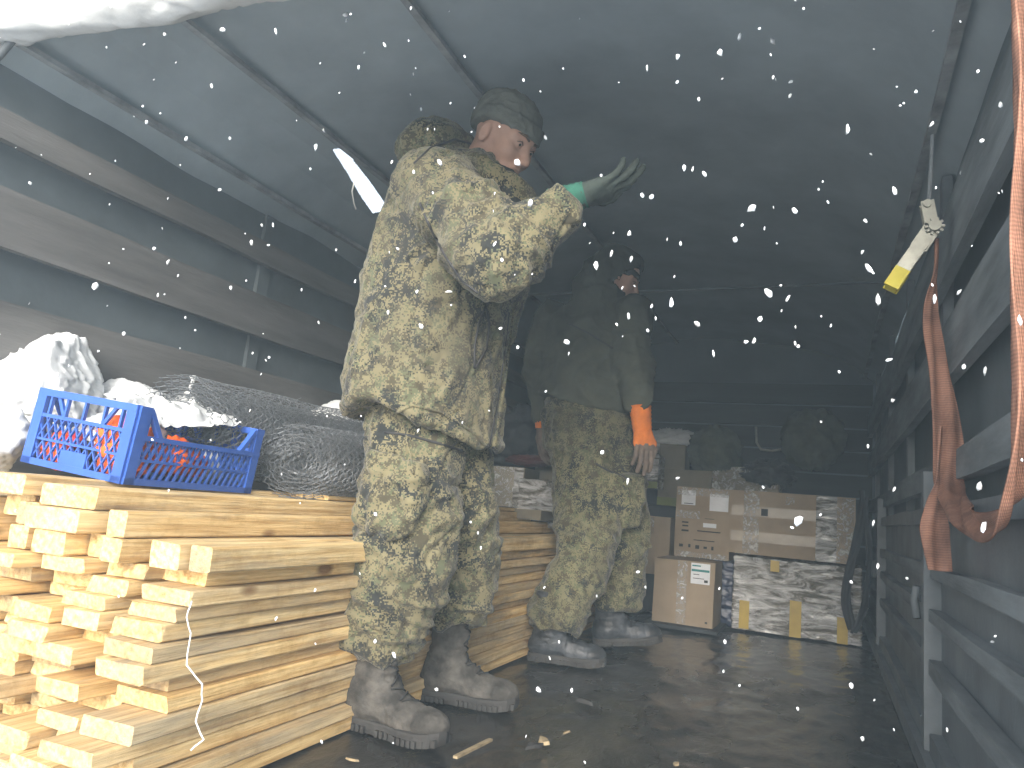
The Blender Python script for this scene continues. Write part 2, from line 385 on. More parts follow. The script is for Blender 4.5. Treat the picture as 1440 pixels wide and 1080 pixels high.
# ------------------------------------------------------------------ the truck's cargo bed
truck = thing('cargo_truck', 'open cargo truck bed with slatted sides under a grey tarpaulin cover', 'truck', ((XL + XR) / 2, Y0, 0))
def tp(o, parent=truck): return keep(o, parent) if parent is truck else keep2(o, parent)
def keep2(o, parent):                    # sub-part: parent is itself a child whose world transform is the identity
    o.parent = parent; return o
# bed floor: trampled mud on steel
fx = np.linspace(XL - .02, XR + .02, 110); fy = np.linspace(Y0, Y1, 210)
FX, FY = np.meshgrid(fx, fy, indexing='ij'); P = np.stack([FX.ravel(), FY.ravel(), 0 * FX.ravel()], 1)
hz = .007 * noise(P * np.array([5, 3, 1])) + .006 * np.maximum(noise(P * np.array([17, 11, 1]) + 9), -.1) + .004 * ridge(P * np.array([9, 4, 1]) + 3)
P[:, 2] = hz - .010
nf, mf = len(fx), len(fy)
FQ = [(i*mf+j, (i+1)*mf+j, (i+1)*mf+j+1, i*mf+j+1) for i in range(nf-1) for j in range(mf-1)]
bed = keep(mk('bed_floor', P, FQ, MAT['mud'], None, True), truck)
keep(MB().box((XL - .06, Y0 + .002, -.16), (XR + .06, Y1, -.035)).build('chassis_deck', MAT['steel']), truck)
keep(MB().box((XL - .05, Y0 - .03, -.15), (XR + .05, Y0, -.004)).build('rear_sill', MAT['steel']), truck)

def slat(parent, x0, x1, z0, z1, mat, y0=Y0 + .02, y1=Y1 - .01, seed=0, name='slat'):
    # a board along Y with uneven edges
    ys = np.linspace(y0, y1, 40); v = []; f = []
    for k, y in enumerate(ys):
        q = np.array([[seed * 3.3, y * 2.1, .5], [seed * 3.3 + 9, y * 2.1, .5], [seed * 1.7, y * .9, 4.]])
        a, b, c = noise(q) * np.array([.006, .006, .008])
        v += [(x0 + c, y, z0 + a), (x1 + c, y, z0 + a), (x1 + c, y, z1 + b), (x0 + c, y, z1 + b)]
        if k: n_ = 4 * (k - 1); f += [(n_+i, n_+(i+1)%4, n_+4+(i+1)%4, n_+4+i) for i in range(4)]
    f += [(3, 2, 1, 0), tuple(len(v) - 4 + i for i in range(4))]
    return keep2(mk(name, v, f, mat), parent)

def sheet(name, prof, ys, mat, sag=None, holes=(), thick=None):
    # prof: (x, z) points; swept along ys; faces whose centre lies in a hole polygon (x, y) are left out
    v = np.array([(x, y, z) for (x, z) in prof for y in ys]); m_ = len(ys)
    if sag is not None: v = v + sag(v)
    f = []; hp_ = np.array([p for h in holes for p in h]) if holes else None
    if holes: bb = (hp_[:, 0].min() - .05, hp_[:, 0].max() + .05, hp_[:, 1].min() - .05, hp_[:, 1].max() + .05)
    for i in range(len(prof) - 1):
        for j in range(m_ - 1):
            q = (i*m_+j, i*m_+j+1, (i+1)*m_+j+1, (i+1)*m_+j)
            if holes and bb[0] < prof[i][0] < bb[1] and bb[2] < ys[j] < bb[3] and any(inside(v[list(q)].mean(0), h) for h in holes): continue
            f.append(q)
    return mk(name, v, f, mat, None, True)
def inside(c, poly):
    r = False; n_ = len(poly)
    for i in range(n_):
        (x0, y0), (x1, y1) = poly[i], poly[(i + 1) % n_]
        if (y0 > c[1]) != (y1 > c[1]) and c[0] < (x1 - x0) * (c[1] - y0) / (y1 - y0) + x0: r = not r
    return r

# left side: tarpaulin behind, horizontal slats in front of it
ysheet = np.linspace(Y0, Y1 + .02, 90)
def side_sag(v): return np.stack([.012 * noise(v * np.array([1, 1.8, 2.5])) + .008 * ridge(v * np.array([1, 1.1, 4.]) + 7), 0 * v[:, 0], 0 * v[:, 0]], 1)
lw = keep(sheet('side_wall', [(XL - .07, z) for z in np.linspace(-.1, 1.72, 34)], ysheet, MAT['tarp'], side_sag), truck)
for k, (z0, z1) in enumerate(((1.475, 1.56), (1.18, 1.345), (.84, 1.04), (.56, .74), (.30, .48), (.04, .22))):
    slat(lw, XL - .028, XL, z0, z1, MAT['slat'], seed=k)
for y in (1.12, 2.3, 3.5, 4.7, 5.9):
    keep2(MB().box((XL - .09, y - .03, -.1), (XL - .052, y + .03, 1.70)).build('stake', MAT['tarp']), lw)
# right side: upper slats, steel drop side with pressed ribs below
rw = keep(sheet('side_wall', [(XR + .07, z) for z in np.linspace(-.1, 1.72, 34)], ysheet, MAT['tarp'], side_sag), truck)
for k, (z0, z1) in enumerate(((1.30, 1.47), (1.015, 1.165), (.755, .828))):
    slat(rw, XR, XR + .028, z0, z1, MAT['slat_r'], seed=k + 20)
for y in (1.2, 2.46, 3.5, 4.5, 5.6):
    keep2(MB().box((XR + .031, y - .03, -.1), (XR + .058, y + .03, 1.70)).build('stake', MAT['steel']), rw)
drop = keep(MB().box((XR + .022, Y0 + .01, -.02), (XR + .03, Y1 - .02, .655)).build('drop_side', MAT['steel']), truck)
slat(drop, XR - .004, XR + .0215, .655, .70, MAT['steel'], seed=31, name='top_rail')
for k, (z0, z1) in enumerate(((.50, .535), (.385, .42), (.245, .285), (.02, .09))):
    for a, b_ in ((Y0 + .03, 2.42), (2.50, 4.46), (4.56, Y1 - .03)):
        slat(drop, XR - .010, XR + .0215, z0, z1, MAT['slat_r'] if k < 3 else MAT['steel'], a, b_, seed=40 + k, name='rail')
for y in (2.46, 4.51):
    keep2(MB().box((XR - .022, y - .032, -.01), (XR + .0215, y + .032, .80)).build('post', MAT['steel']), drop)
    keep2(MB().tube([(XR - .03, y + .06, .47), (XR - .035, y + .075, .43), (XR - .03, y + .06, .38)], .011, 8).build('latch', MAT['steel'], smooth=True), drop)
keep2(MB().box((XR - .035, Y0 + .02, -.006), (XR - .012, Y1 - .03, .045)).build('foot_rail', MAT['steel']), drop)
# front wall of planks
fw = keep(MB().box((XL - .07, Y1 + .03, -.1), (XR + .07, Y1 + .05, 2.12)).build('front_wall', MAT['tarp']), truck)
for k in range(10):
    keep2(MB().box((XL - .03, Y1 - .002 * (k % 3), .01 + k * .17), (XR + .03, Y1 + .028, .165 + k * .17)).build('plank', MAT['plank_dark']), fw)
# roof cover, arched, sagging between the bars, torn open along one bar
RP = [(-2.17, 1.70), (-2.10, 1.755), (-1.98, 1.865), (-1.88, 1.915), (-1.76, 1.955), (-1.45, 2.015), (-1.15, 2.055), (-.91, 2.07),
      (-.67, 2.055), (-.37, 2.015), (-.06, 1.955), (.06, 1.915), (.16, 1.865), (.28, 1.755), (.35, 1.70)]
def roof_z(x): return np.interp(x, [p[0] for p in RP], [p[1] for p in RP])
def onroof(px, py):
    z = 1.95
    for _ in range(30): p = atz(px, py, z); z = .5 * z + .5 * float(roof_z(p[0]))
    return atz(px, py, z)
HOLE = [onroof(*p)[:2] for p in ((467, 210), (478, 209), (489, 214), (497, 226), (520, 255), (542, 287), (546, 295), (524, 300), (508, 277), (489, 244))]
HOLE2 = [onroof(*p)[:2] for p in ((472, 200), (477, 201), (497, 224), (494, 226))]
hx = np.array([h[0] for h in HOLE]); hy = np.array([h[1] for h in HOLE])
xs = np.unique(np.round(np.concatenate([np.linspace(-2.17, .35, 70), np.arange(hx.min() - .03, hx.max() + .03, .0035)]), 4))
ys = np.unique(np.round(np.concatenate([np.linspace(Y0 - .02, Y1 + .04, 120), np.arange(hy.min() - .05, hy.max() + .05, .006)]), 4))
def spot(px, py, r):
    p = onroof(px, py); return [(p[0] + r * math.cos(a) * .5, p[1] + r * math.sin(a)) for a in np.arange(7) * .9]
def roof_sag(v):
    s = .016 * noise(v * np.array([2.2, 1.3, 0]) + 3) + .008 * ridge(v * np.array([3, 1.2, 0]) + 8)
    near = np.exp(-((v[:, 0] - hx.mean()) / .3) ** 2 - ((v[:, 1] - hy.mean()) / .6) ** 2)
    return np.stack([0 * s, 0 * s, s * (1 - near)], 1)
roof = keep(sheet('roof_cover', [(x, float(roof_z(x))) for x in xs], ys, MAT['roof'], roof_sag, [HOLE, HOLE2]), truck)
for x in (-2.075, -1.76, -1.15, .255):
    pts = []
    for y in np.linspace(Y0, Y1, 30):
        q = np.array([[x, y * 1.2, 1.]]); pts.append((x + .010 * noise(q)[0], y, float(roof_z(x)) - .030 + .006 * noise(q + 5)[0]))
    mb = MB()
    for a, b_ in zip(pts[:-1], pts[1:]): mb.bar(a, b_, .025, .016)
    keep2(mb.build('roof_bar', MAT['rib']), roof)
for y in (1.14,):
    mb = MB(); pr = [(x, y, z - .05) for x, z in RP]
    mb.tube(pr, .011, 8); keep2(mb.build('bow', MAT['steel'], smooth=True), roof)
keep2(MB().tube([(XL - .02, 3.80, 1.80), ((XL + XR) / 2, 3.80, 1.792), (XR + .02, 3.80, 1.80)], .007, 8).build('tie_bar', MAT['steel'], smooth=True), roof)
mb = MB(); a = onroof(500, 250); mb.tube([a, a + np.array([-.01, .0, -.06]), a + np.array([.0, .01, -.11]), a + np.array([.015, .01, -.14])], .003, 5)
keep2(mb.build('loose_thread', MAT['twine']), roof)
# rolled-up rear flap, gathered under the roof edge
pts = [at(-150, 42, 1.12), at(-60, 38, 1.12), at(40, 22, 1.12), at(150, 5, 1.14), at(260, -18, 1.15), at(380, -45, 1.16), at(520, -80, 1.16), at(800, -120, 1.16), at(1100, -150, 1.15), at(1420, -140, 1.13)]
pts = np.array(pts); tt = np.linspace(0, len(pts) - 1, 160); pc = np.stack([np.interp(tt, range(len(pts)), pts[:, i]) for i in range(3)], 1)
for _ in range(12): pc[1:-1] = .25 * pc[:-2] + .5 * pc[1:-1] + .25 * pc[2:]
v = []; f = []; sg = 40
for i, p in enumerate(pc):
    for j in range(sg):
        a = 2 * math.pi * j / sg; v.append(p + np.array([0, .062 * math.cos(a), .058 * math.sin(a)]))
        if i: f.append(((i-1)*sg+j, (i-1)*sg+(j+1)%sg, i*sg+(j+1)%sg, i*sg+j))
f += [tuple(range(sg))[::-1], tuple(len(v) - sg + j for j in range(sg))]
v = np.array(v); c_ = np.repeat(pc, sg, 0); d_ = v - c_
v = c_ + d_ * (1 + .22 * ridge(v * np.array([3, 9, 9.])) + .12 * ridge(v * np.array([7, 20, 20.]) + 4) + .10 * crease(v * np.array([9, 7, 7.]) + 8))[:, None]
flap = keep(mk('rear_flap', v, f, MAT['flap'], None, True), truck)
mb = MB()                                 # hem cloth between the roof edge and the roll
hv = []; hf = []
for i, p in enumerate(pc[::4]):
    zt = float(roof_z(np.clip(p[0], -2.16, .34))) - .004
    for s in np.linspace(0, 1, 6): hv.append((p[0], Y0 - .01 + (p[1] - Y0 + .01) * s + .02 * math.sin(p[0] * 19 + s * 3) * s * (1 - s), zt + (p[2] - zt) * s))
    if i: hf += [((i-1)*6+k, (i-1)*6+k+1, i*6+k+1, i*6+k) for k in range(5)]
keep2(mk('flap_hem', hv, hf, MAT['tarp'], None, True), flap)

# ------------------------------------------------------------------ lumber stack: every board is a thing
ORD = ['lowest', 'second', 'third', 'fourth', 'fifth', 'sixth', 'seventh', 'eighth', 'ninth', 'tenth', 'eleventh', 'twelfth', 'thirteenth']
COLN = ['aisle-side column', 'second column from the aisle', 'third column from the aisle', 'fourth column from the aisle', 'fifth column from the aisle', 'sixth column from the aisle', 'wall-side column']
def lumber(name, x0, x1, z0, z1, y0, y1, mat, label, cat, group, yaw=0.0, wob=.006, ch=.003, rough_end=.006):
    r = random.Random(hash((round(x0, 3), round(z0, 3), round(y0, 3))) & 0xffff)
    w, h, Ln = x1 - x0, z1 - z0, y1 - y0; n_ = 14
    sd = np.array([r.random() * 50, r.random() * 50, r.random() * 50]); v = []; f = []
    cs = [(-w/2+ch, 0), (w/2-ch, 0), (w/2, ch), (w/2, h-ch), (w/2-ch, h), (-w/2+ch, h), (-w/2, h-ch), (-w/2, ch)]
    ysr = np.concatenate([[0], np.linspace(.03, Ln - .03, n_), [Ln]])
    wane = r.random() < .3
    for k, y in enumerate(ysr):
        q = noise(np.array([[y * 1.3, .3, .7], [y * 1.3, 5.3, 2.7], [y * 3, 9.1, 4.]]) + sd)
        for i, (a, b_) in enumerate(cs):
            e = r.uniform(-1, 1) * (rough_end if k in (0, len(ysr) - 1) else 0)
            wn_ = (.012 * max(0, q[2] + .15)) if (wane and i in (3, 4)) else 0
            v.append((a + q[0] * wob - wn_ * (i == 3), y + e, b_ + q[1] * wob * .35 - wn_ * (i == 4)))
        if k: m_ = 8 * (k - 1); f += [(m_+i, m_+(i+1)%8, m_+8+(i+1)%8, m_+8+i) for i in range(8)]
    f += [tuple(range(8))[::-1], tuple(len(v) - 8 + i for i in range(8))]
    o = mk(name, v, f, mat); o.location = ((x0 + x1) / 2, y0, z0); o.rotation_euler = (0, 0, yaw)
    return tag(o, label, cat, group)

colx = []; x = -1.125
for w in (.132, .118, .126, .112, .124, .118, .170): colx.append((x - w, x)); x -= w + .005
TH = [.033, .029, .032, .030, .034, .031, .029, .033, .030, .034, .028, .031, .030]
TH = [t * .422 / sum(TH) for t in TH]
LAYX = [0, -.03, -.008, -.045, -.004, -.035, -.012, -.05, -.006, -.028, -.04, -.015, 0]
for c, (xa, xb) in enumerate(colx):
    z = .001
    for k, th in enumerate(TH):
        r = random.Random(c * 50 + k)
        y0 = 1.10 + r.uniform(-.07, .06) + (.02 * (c == 1)) - (.05 if (k < 4 and c < 2) else 0) - (.05 if (c == 4 and k in (5, 6)) else 0) - (.03 if r.random() < .2 else 0)
        if c == 0 and k in (3, 2): y0 -= .035
        if c == 0 and k == 12: y0 += .09
        if c == 0 and k == 11: y0 += .03
        dx = r.uniform(-.004, .004) + (LAYX[k] if c else 0) + (.012 * math.sin(k * 1.9) if c == 0 else 0)
        if c == 0 and k < 3: dx += .02 * (3 - k) / 3
        wd = r.uniform(-.012, .0) if c else r.uniform(-.01, .006)
        y1 = 4.05 + r.uniform(-.12, .12) - (.35 + .12 * (k - 10) if (c == 0 and k > 10) else 0)
        ord_ = ORD[k] if k == 0 else (ORD[k] + ' from the floor')
        if k == len(TH) - 1: ord_ = 'topmost'
        if c == 6 and k > 9: continue
        if c == 6: xa = max(xa, -2.06 - dx)
        lumber('sawn_board', xa + dx - wd * .5, xb + dx + wd * .5, z, z + th - .0015, y0, y1, MAT['wood_grey'] if (c == 0 and k in (1, 4, 6, 8, 10, 11)) or r.random() < .12 else MAT['wood'],
               'sawn board, %s in the %s of the lumber' % (ord_, COLN[c]), 'board', 'sawn boards in the lumber stack', r.uniform(-.002, .002))
        z += th
ZT = sum(TH) + .002                       # top of the boards
beams = [  # x0, x1, z0, z1, y0, y1, label
    (-1.232, -1.152, ZT, ZT + .052, 1.115, 4.0, 'planed square beam on the lumber, just behind the short beam at the aisle edge', .004),
    (-1.142, -1.088, ZT + .001, ZT + .051, 1.13, 3.8, 'knotty square beam lying loose along the aisle edge of the lumber', .010),
    (-1.342, -1.288, ZT, ZT + .047, 1.095, 4.1, 'square beam lying under the long straight beam below the blue crate', 0),
    (-1.345, -1.291, ZT + .049, ZT + .102, 1.10, 4.0, 'long straight square beam stacked on another in front of the blue crate', .0015),
    (-1.425, -1.36, ZT, ZT + .047, 1.13, 4.0, 'bright short-ended beam under the pale block below the crate', 0),
    (-1.530, -1.430, ZT, ZT + .047, 1.08, 4.0, 'bottom pale block-ended beam under the crate corner', 0),
    (-1.552, -1.388, ZT + .049, ZT + .095, 1.07, 4.0, 'wide bright timber, middle of three under the crate corner', -.001),
    (-1.556, -1.385, ZT + .097, ZT + .142, 1.10, 4.0, 'wide stained timber directly under the near corner of the crate', .001),
    (-1.622, -1.562, ZT, ZT + .048, 1.09, 4.0, 'lower narrow beam left of the bright timbers', 0),
    (-1.622, -1.560, ZT + .050, ZT + .098, 1.10, 4.0, 'upper narrow beam left of the bright timbers', .0),
    (-1.70, -1.632, ZT, ZT + .06, 1.16, 4.0, 'recessed beam low under the left end of the crate', 0),
    (-1.73, -1.632, ZT + .062, ZT + .11, 1.14, 4.0, 'recessed beam below the slanting plank near the white sacks', 0),
    (-1.80, -1.575, ZT + .1125, ZT + .155, 1.07, 4.0, 'plank at the top left of the lumber beside the white sacks', .002),
    (-1.90, -1.74, ZT, ZT + .10, 1.12, 4.0, 'thick beam under the white sacks by the slatted wall', 0),
    (-2.06, -1.91, ZT - .08, ZT + .10, 1.2, 4.0, 'thick timber against the slatted wall below the sacks', 0),
    (-1.545, -1.40, ZT + .1445, ZT + .158, 1.9, 4.0, 'thin board under the wire netting rolls', 0),
]
for x0, x1, z0, z1, y0, y1, lab, yaw in beams:
    lumber('timber_beam', x0, x1, z0, z1, y0, y1, MAT['wood'], lab, 'beam', 'beams on top of the lumber stack', yaw, .002, .004, .002)
# frayed splinters on some board ends
tw = [at(270, 845, 1.03), at(262, 868, 1.03), at(268, 890, 1.04), at(262, 935, 1.02), at(284, 962, 1.02), at(284, 985, 1.0), at(275, 1015, .98), at(286, 1040, .97), at(268, 1055, .97)]
tw = [np.array(p) for p in tw]
tws = [tw[0]]
for a, b_ in zip(tw[:-1], tw[1:]):
    for s in (.33, .66, 1): tws.append(a + (b_ - a) * s + np.array([.002 * math.sin(s * 9), 0, 0]))
tag(MB().tube(tws, .0016, 5).build('twine', MAT['twine'], smooth=True), 'thin white twine dangling down the ends of the boards', 'twine')

# ------------------------------------------------------------------ blue crate with its contents, sacks, netting rolls
NB = np.array([-1.537, 1.275, .574]); LB = np.array([-1.858, 1.25, .606]); RB = np.array([-1.601, 1.743, .573])
cw, cl, chh = .325, .473, .19
ex = (LB - NB); ex /= np.linalg.norm(ex); ey = RB - NB; ey -= ex * (ey @ ex); ey /= np.linalg.norm(ey); ez = np.cross(ey, ex); ez = ez if ez[2] > 0 else -ez
CM = np.eye(4); CM[:3, 0] = ex; CM[:3, 1] = ey; CM[:3, 2] = ez; CM[:3, 3] = NB
crate = bpy.data.objects.new('plastic_crate', None); C.objects.link(crate); crate.matrix_world = Matrix(CM.tolist())
tag(crate, 'blue plastic lattice crate with orange things inside on the lumber', 'crate')
def short_side(y, s):
    mb = MB(); n_ = (0, 1, 0)
    mb.bar((0, y, chh - .008), (cw, y, chh - .008), .018, .016, n_); mb.bar((0, y, .125), (cw, y, .125), .009, .012, n_); mb.bar((0, y, .008), (cw, y, .008), .016, .014, n_)
    mb.bar((.0, y, .066), (cw, y, .066), .006, .009, n_)
    for x in (.045, .10, .165, .225, .28): mb.bar((x, y, .125), (x, y, chh - .008), .006, .009, n_)
    for xa, xb in ((.10, .065), (.225, .26)): mb.bar((xa, y, .125), (xb, y, chh - .01), .009, .008, n_)
    for i in range(18):
        x = -.06 + i * .024
        for sg_ in (1, -1):
            a, b_ = np.array([x, y, .014]), np.array([x + sg_ * .056, y, .125])
            pts = [a, b_]
            lo, hi = 0.0, 1.0
            for e0, e1 in ((.01, cw - .01),):
                dx = b_[0] - a[0]; t0, t1 = sorted(((e0 - a[0]) / dx, (e1 - a[0]) / dx)); lo, hi = max(lo, t0), min(hi, t1)
            if hi - lo > .05: mb.bar(a + (b_ - a) * lo, a + (b_ - a) * hi, .0035, .006, n_)
    mb.box((.12, y - .0052, .016), (.205, y + .0052, .05))
    return mb.build('end_panel', MAT['blue'], crate)
def long_side(x):
    mb = MB(); n_ = (1, 0, 0); zl = .115
    mb.bar((x, .0, zl), (x, cl, zl), .012, .016, n_); mb.bar((x, 0, .008), (x, cl, .008), .016, .014, n_); mb.bar((x, 0, .06), (x, cl, .06), .006, .009, n_)
    for ya, yb in ((.035, .085), (cl - .035, cl - .085)):
        mb.bar((x, ya, chh - .006), (x, yb, zl), .012, .014, n_); mb.bar((x, 0 if ya < .2 else cl, chh - .008), (x, ya, chh - .008), .016, .016, n_)
        mb.bar((x, ya, zl), (x, ya, chh - .01), .008, .010, n_)
    for i in range(24):
        y = -.05 + i * .0235
        a, b_ = np.array([x, y, .014]), np.array([x, y + .045, zl]); lo, hi = 0.0, 1.0
        t0, t1 = (.012 - y) / .045, (cl - .012 - y) / .045; lo, hi = max(0, t0), min(1, t1)
        if hi - lo > .05: mb.bar(a + (b_ - a) * lo, a + (b_ - a) * hi, .0065, .006, n_)
        a, b_ = np.array([x, y + .03, .06]), np.array([x, y - .0, zl]); t0, t1 = sorted(((.012 - a[1]) / -.03, (cl - .012 - a[1]) / -.03)); lo, hi = max(0, t0), min(1, t1)
        if hi - lo > .05: mb.bar(a + (b_ - a) * lo, a + (b_ - a) * hi, .0035, .0055, n_)
    return mb.build('side_panel', MAT['blue'], crate)
short_side(.0, 1); short_side(cl, -1); long_side(.0); long_side(cw)
for x, y in ((0, 0), (cw, 0), (0, cl), (cw, cl)):
    sx, sy = (1 if x == 0 else -1), (1 if y == 0 else -1); mb = MB()
    mb.bar((x + sx * .014, y - sy * .002, 0), (x + sx * .014, y - sy * .002, chh), .030, .010, (0, 1, 0)); mb.bar((x - sx * .002, y + sy * .016, 0), (x - sx * .002, y + sy * .016, chh), .030, .010, (1, 0, 0))
    mb.build('corner_post', MAT['blue'], crate)
mb = MB()
for i in range(15): mb.bar((.01, .015 + i * .031, .004), (cw - .01, .015 + i * .031, .004), .012, .005)
for i in range(8): mb.bar((.02 + i * .04, .01, .0045), (.02 + i * .04, cl - .01, .0045), .008, .006)
mb.build('floor_grid', MAT['blue'], crate)
def inc(u, v_, w): return NB + ex * u + ey * v_ + ez * w
def lump(name, c, r, mat, label, cat, amp=.25, fr=1.6, group=None, nu=40, nv=24, rot=0, kind=ridge, flat=None, amp2=.12, facets=0):
    c = np.array(c, float); v = []; f = []
    for i in range(nv + 1):
        th = math.pi * i / nv
        for j in range(nu):
            ph = 2 * math.pi * j / nu; v.append((math.sin(th) * math.cos(ph), math.sin(th) * math.sin(ph), math.cos(th)))
    v = np.array(v)
    for i in range(nv):
        for j in range(nu): f.append((i*nu+j, (i+1)*nu+j, (i+1)*nu+(j+1)%nu, i*nu+(j+1)%nu))
    if facets:                            # crumpled plastic: many flat facets meeting in creases
        g = np.random.default_rng(int(abs(c[0] * 977 + c[1] * 331)) + facets); nn = g.normal(size=(facets, 3)); nn /= np.linalg.norm(nn, axis=1)[:, None]; dd = g.uniform(.62, 1.02, facets)
        q = dd[None] / np.maximum(v @ nn.T, .05); q.sort(axis=1); s = np.minimum(q[:, 0], 1.15) * .85 + np.minimum(q[:, 1], 1.3) * .15
        s = s * (1 + .05 * noise(v * 2.1 + c) + amp * .07 * ridge(v * 3.3 + c * 7) + amp * .05 * crease(v * 3.7 + c, .09))
    else:
        s = 1 + amp * kind(v * fr + c * 9) + amp2 * ridge(v * fr * 2.7 + c * 5 + 3) + .15 * noise(v * 1.3 + c * 3)
    v = v * s[:, None] * np.array(r)
    if flat is not None: v[:, 2] = np.maximum(v[:, 2], flat)
    ca, sa = math.cos(rot), math.sin(rot); v = v @ np.array([[ca, sa, 0], [-sa, ca, 0], [0, 0, 1]])
    o = mk(name, v, f, mat, None, True); o.location = c
    if label: tag(o, label, cat, group)
    return o
lump('orange_bundle', inc(.085, .06, .085), (.062, .055, .068), MAT['orange'], 'largest bright orange bundle by the near corner of the blue crate', 'bundle', .4, 2.2, 'orange bundles in the crate')
lump('orange_bundle', inc(.06, .06, .035), (.05, .045, .03), MAT['orange'], 'low orange bundle on the floor of the blue crate, near corner', 'bundle', .4, 2.2, 'orange bundles in the crate')
lump('orange_bundle', inc(.26, .045, .045), (.036, .036, .042), MAT['orange'], 'small orange bundle at the left end of the blue crate', 'bundle', .4, 2.2, 'orange bundles in the crate')
lump('orange_bundle', inc(.045, .19, .075), (.045, .07, .045), MAT['orange'], 'orange bundle seen through the long side of the blue crate', 'bundle', .4, 2.2, 'orange bundles in the crate')
lump('orange_bundle', inc(.06, .29, .06), (.035, .035, .03), MAT['orange'], 'orange bundle farthest from the camera in the blue crate', 'bundle', .4, 2.2, 'orange bundles in the crate')
lump('dark_cloth', inc(.20, .10, .075), (.06, .06, .045), MAT['black'], 'crumpled black cloth inside the blue crate', 'cloth', .4, 2.4)
lump('red_rag', inc(.215, .035, .075), (.022, .018, .02), MAT['red'], 'small red rag inside the left end of the crate', 'rag', .3, 2.4)
lump('white_rag', inc(.19, .16, .115), (.135, .14, .075), MAT['sack'], 'white crumpled plastic sheet lying in the blue crate', 'sheet', 1, 2.2, None, 70, 44, facets=34)
lump('white_rag', inc(.10, .35, .055), (.09, .10, .055), MAT['sack'], 'white plastic wad low in the far half of the crate', 'sheet', 1, 2.2, None, 60, 36, facets=30)
# sacks
lump('woven_sack', at(60, 552, 1.42), (.19, .19, .175), MAT['sack'], 'large crumpled white woven sack on the lumber behind the crate', 'sack', 1, 1.5, 'white sacks', 130, 80, .4, flat=-.15, facets=46)
lump('woven_sack', at(-12, 622, 1.24), (.085, .10, .09), MAT['sack'], 'small white sack at the left edge under the large sack', 'sack', 1, 1.8, 'white sacks', 80, 50, .4, flat=-.08, facets=30)
lump('woven_sack', at(185, 570, 1.66), (.17, .15, .085), MAT['sack'], 'flattened white sack with a pointed corner behind the crate', 'sack', 1, 1.7, 'white sacks', 100, 60, .9, flat=-.075, facets=26)
def drape(name, P0, U, V_, amp, label, n_=44):
    # thin folded plastic sheet over a patch spanned by U and V_
    P0, U, V_ = [np.array(q, float) for q in (P0, U, V_)]; nr = np.cross(U, V_); nr /= np.linalg.norm(nr); g = np.linspace(0, 1, n_); v = []
    A, B = [q.ravel() for q in np.meshgrid(g, g, indexing='ij')]; e = noise(np.stack([A * 3, B * 3, 0 * A + amp * 99], 1)) * .12
    q = np.stack([A * 3.2 + B * 1.3, B * 2.0, 0 * A + 3], 1); hgt = amp * (ridge(q) + .6 * ridge(q * 2.3 + 4) + 1.2 * noise(q * .6 + 9))
    v = P0 + (A + e)[:, None] * U + (B + e * .8)[:, None] * V_ + nr * hgt[:, None]
    f = [(i*n_+j, (i+1)*n_+j, (i+1)*n_+j+1, i*n_+j+1) for i in range(n_-1) for j in range(n_-1)]
    return tag(mk(name, v, f, MAT['sack'], None, True), label, 'sheet')
drape('plastic_sheet', inc(.30, .16, .19), inc(.06, .13, .13) - inc(.30, .16, .19), inc(.30, .46, .25) - inc(.30, .16, .19), .022, 'thin folded white plastic sheet spilling over the far side of the crate')
kb = lump('tied_bag', at(260, 588, 1.80), (.072, .07, .10), MAT['sack'], 'small white tied plastic bag standing behind the far end of the crate', 'bag', .8, 1.6, None, 60, 36, facets=28)
mb = MB(); mb.tube([(0, 0, .075), (.002, 0, .10), (.006, .004, .125), (.002, .004, .14)], [.018, .006, .006, .011], 8); mb.build('knot', MAT['sack'], kb, True)

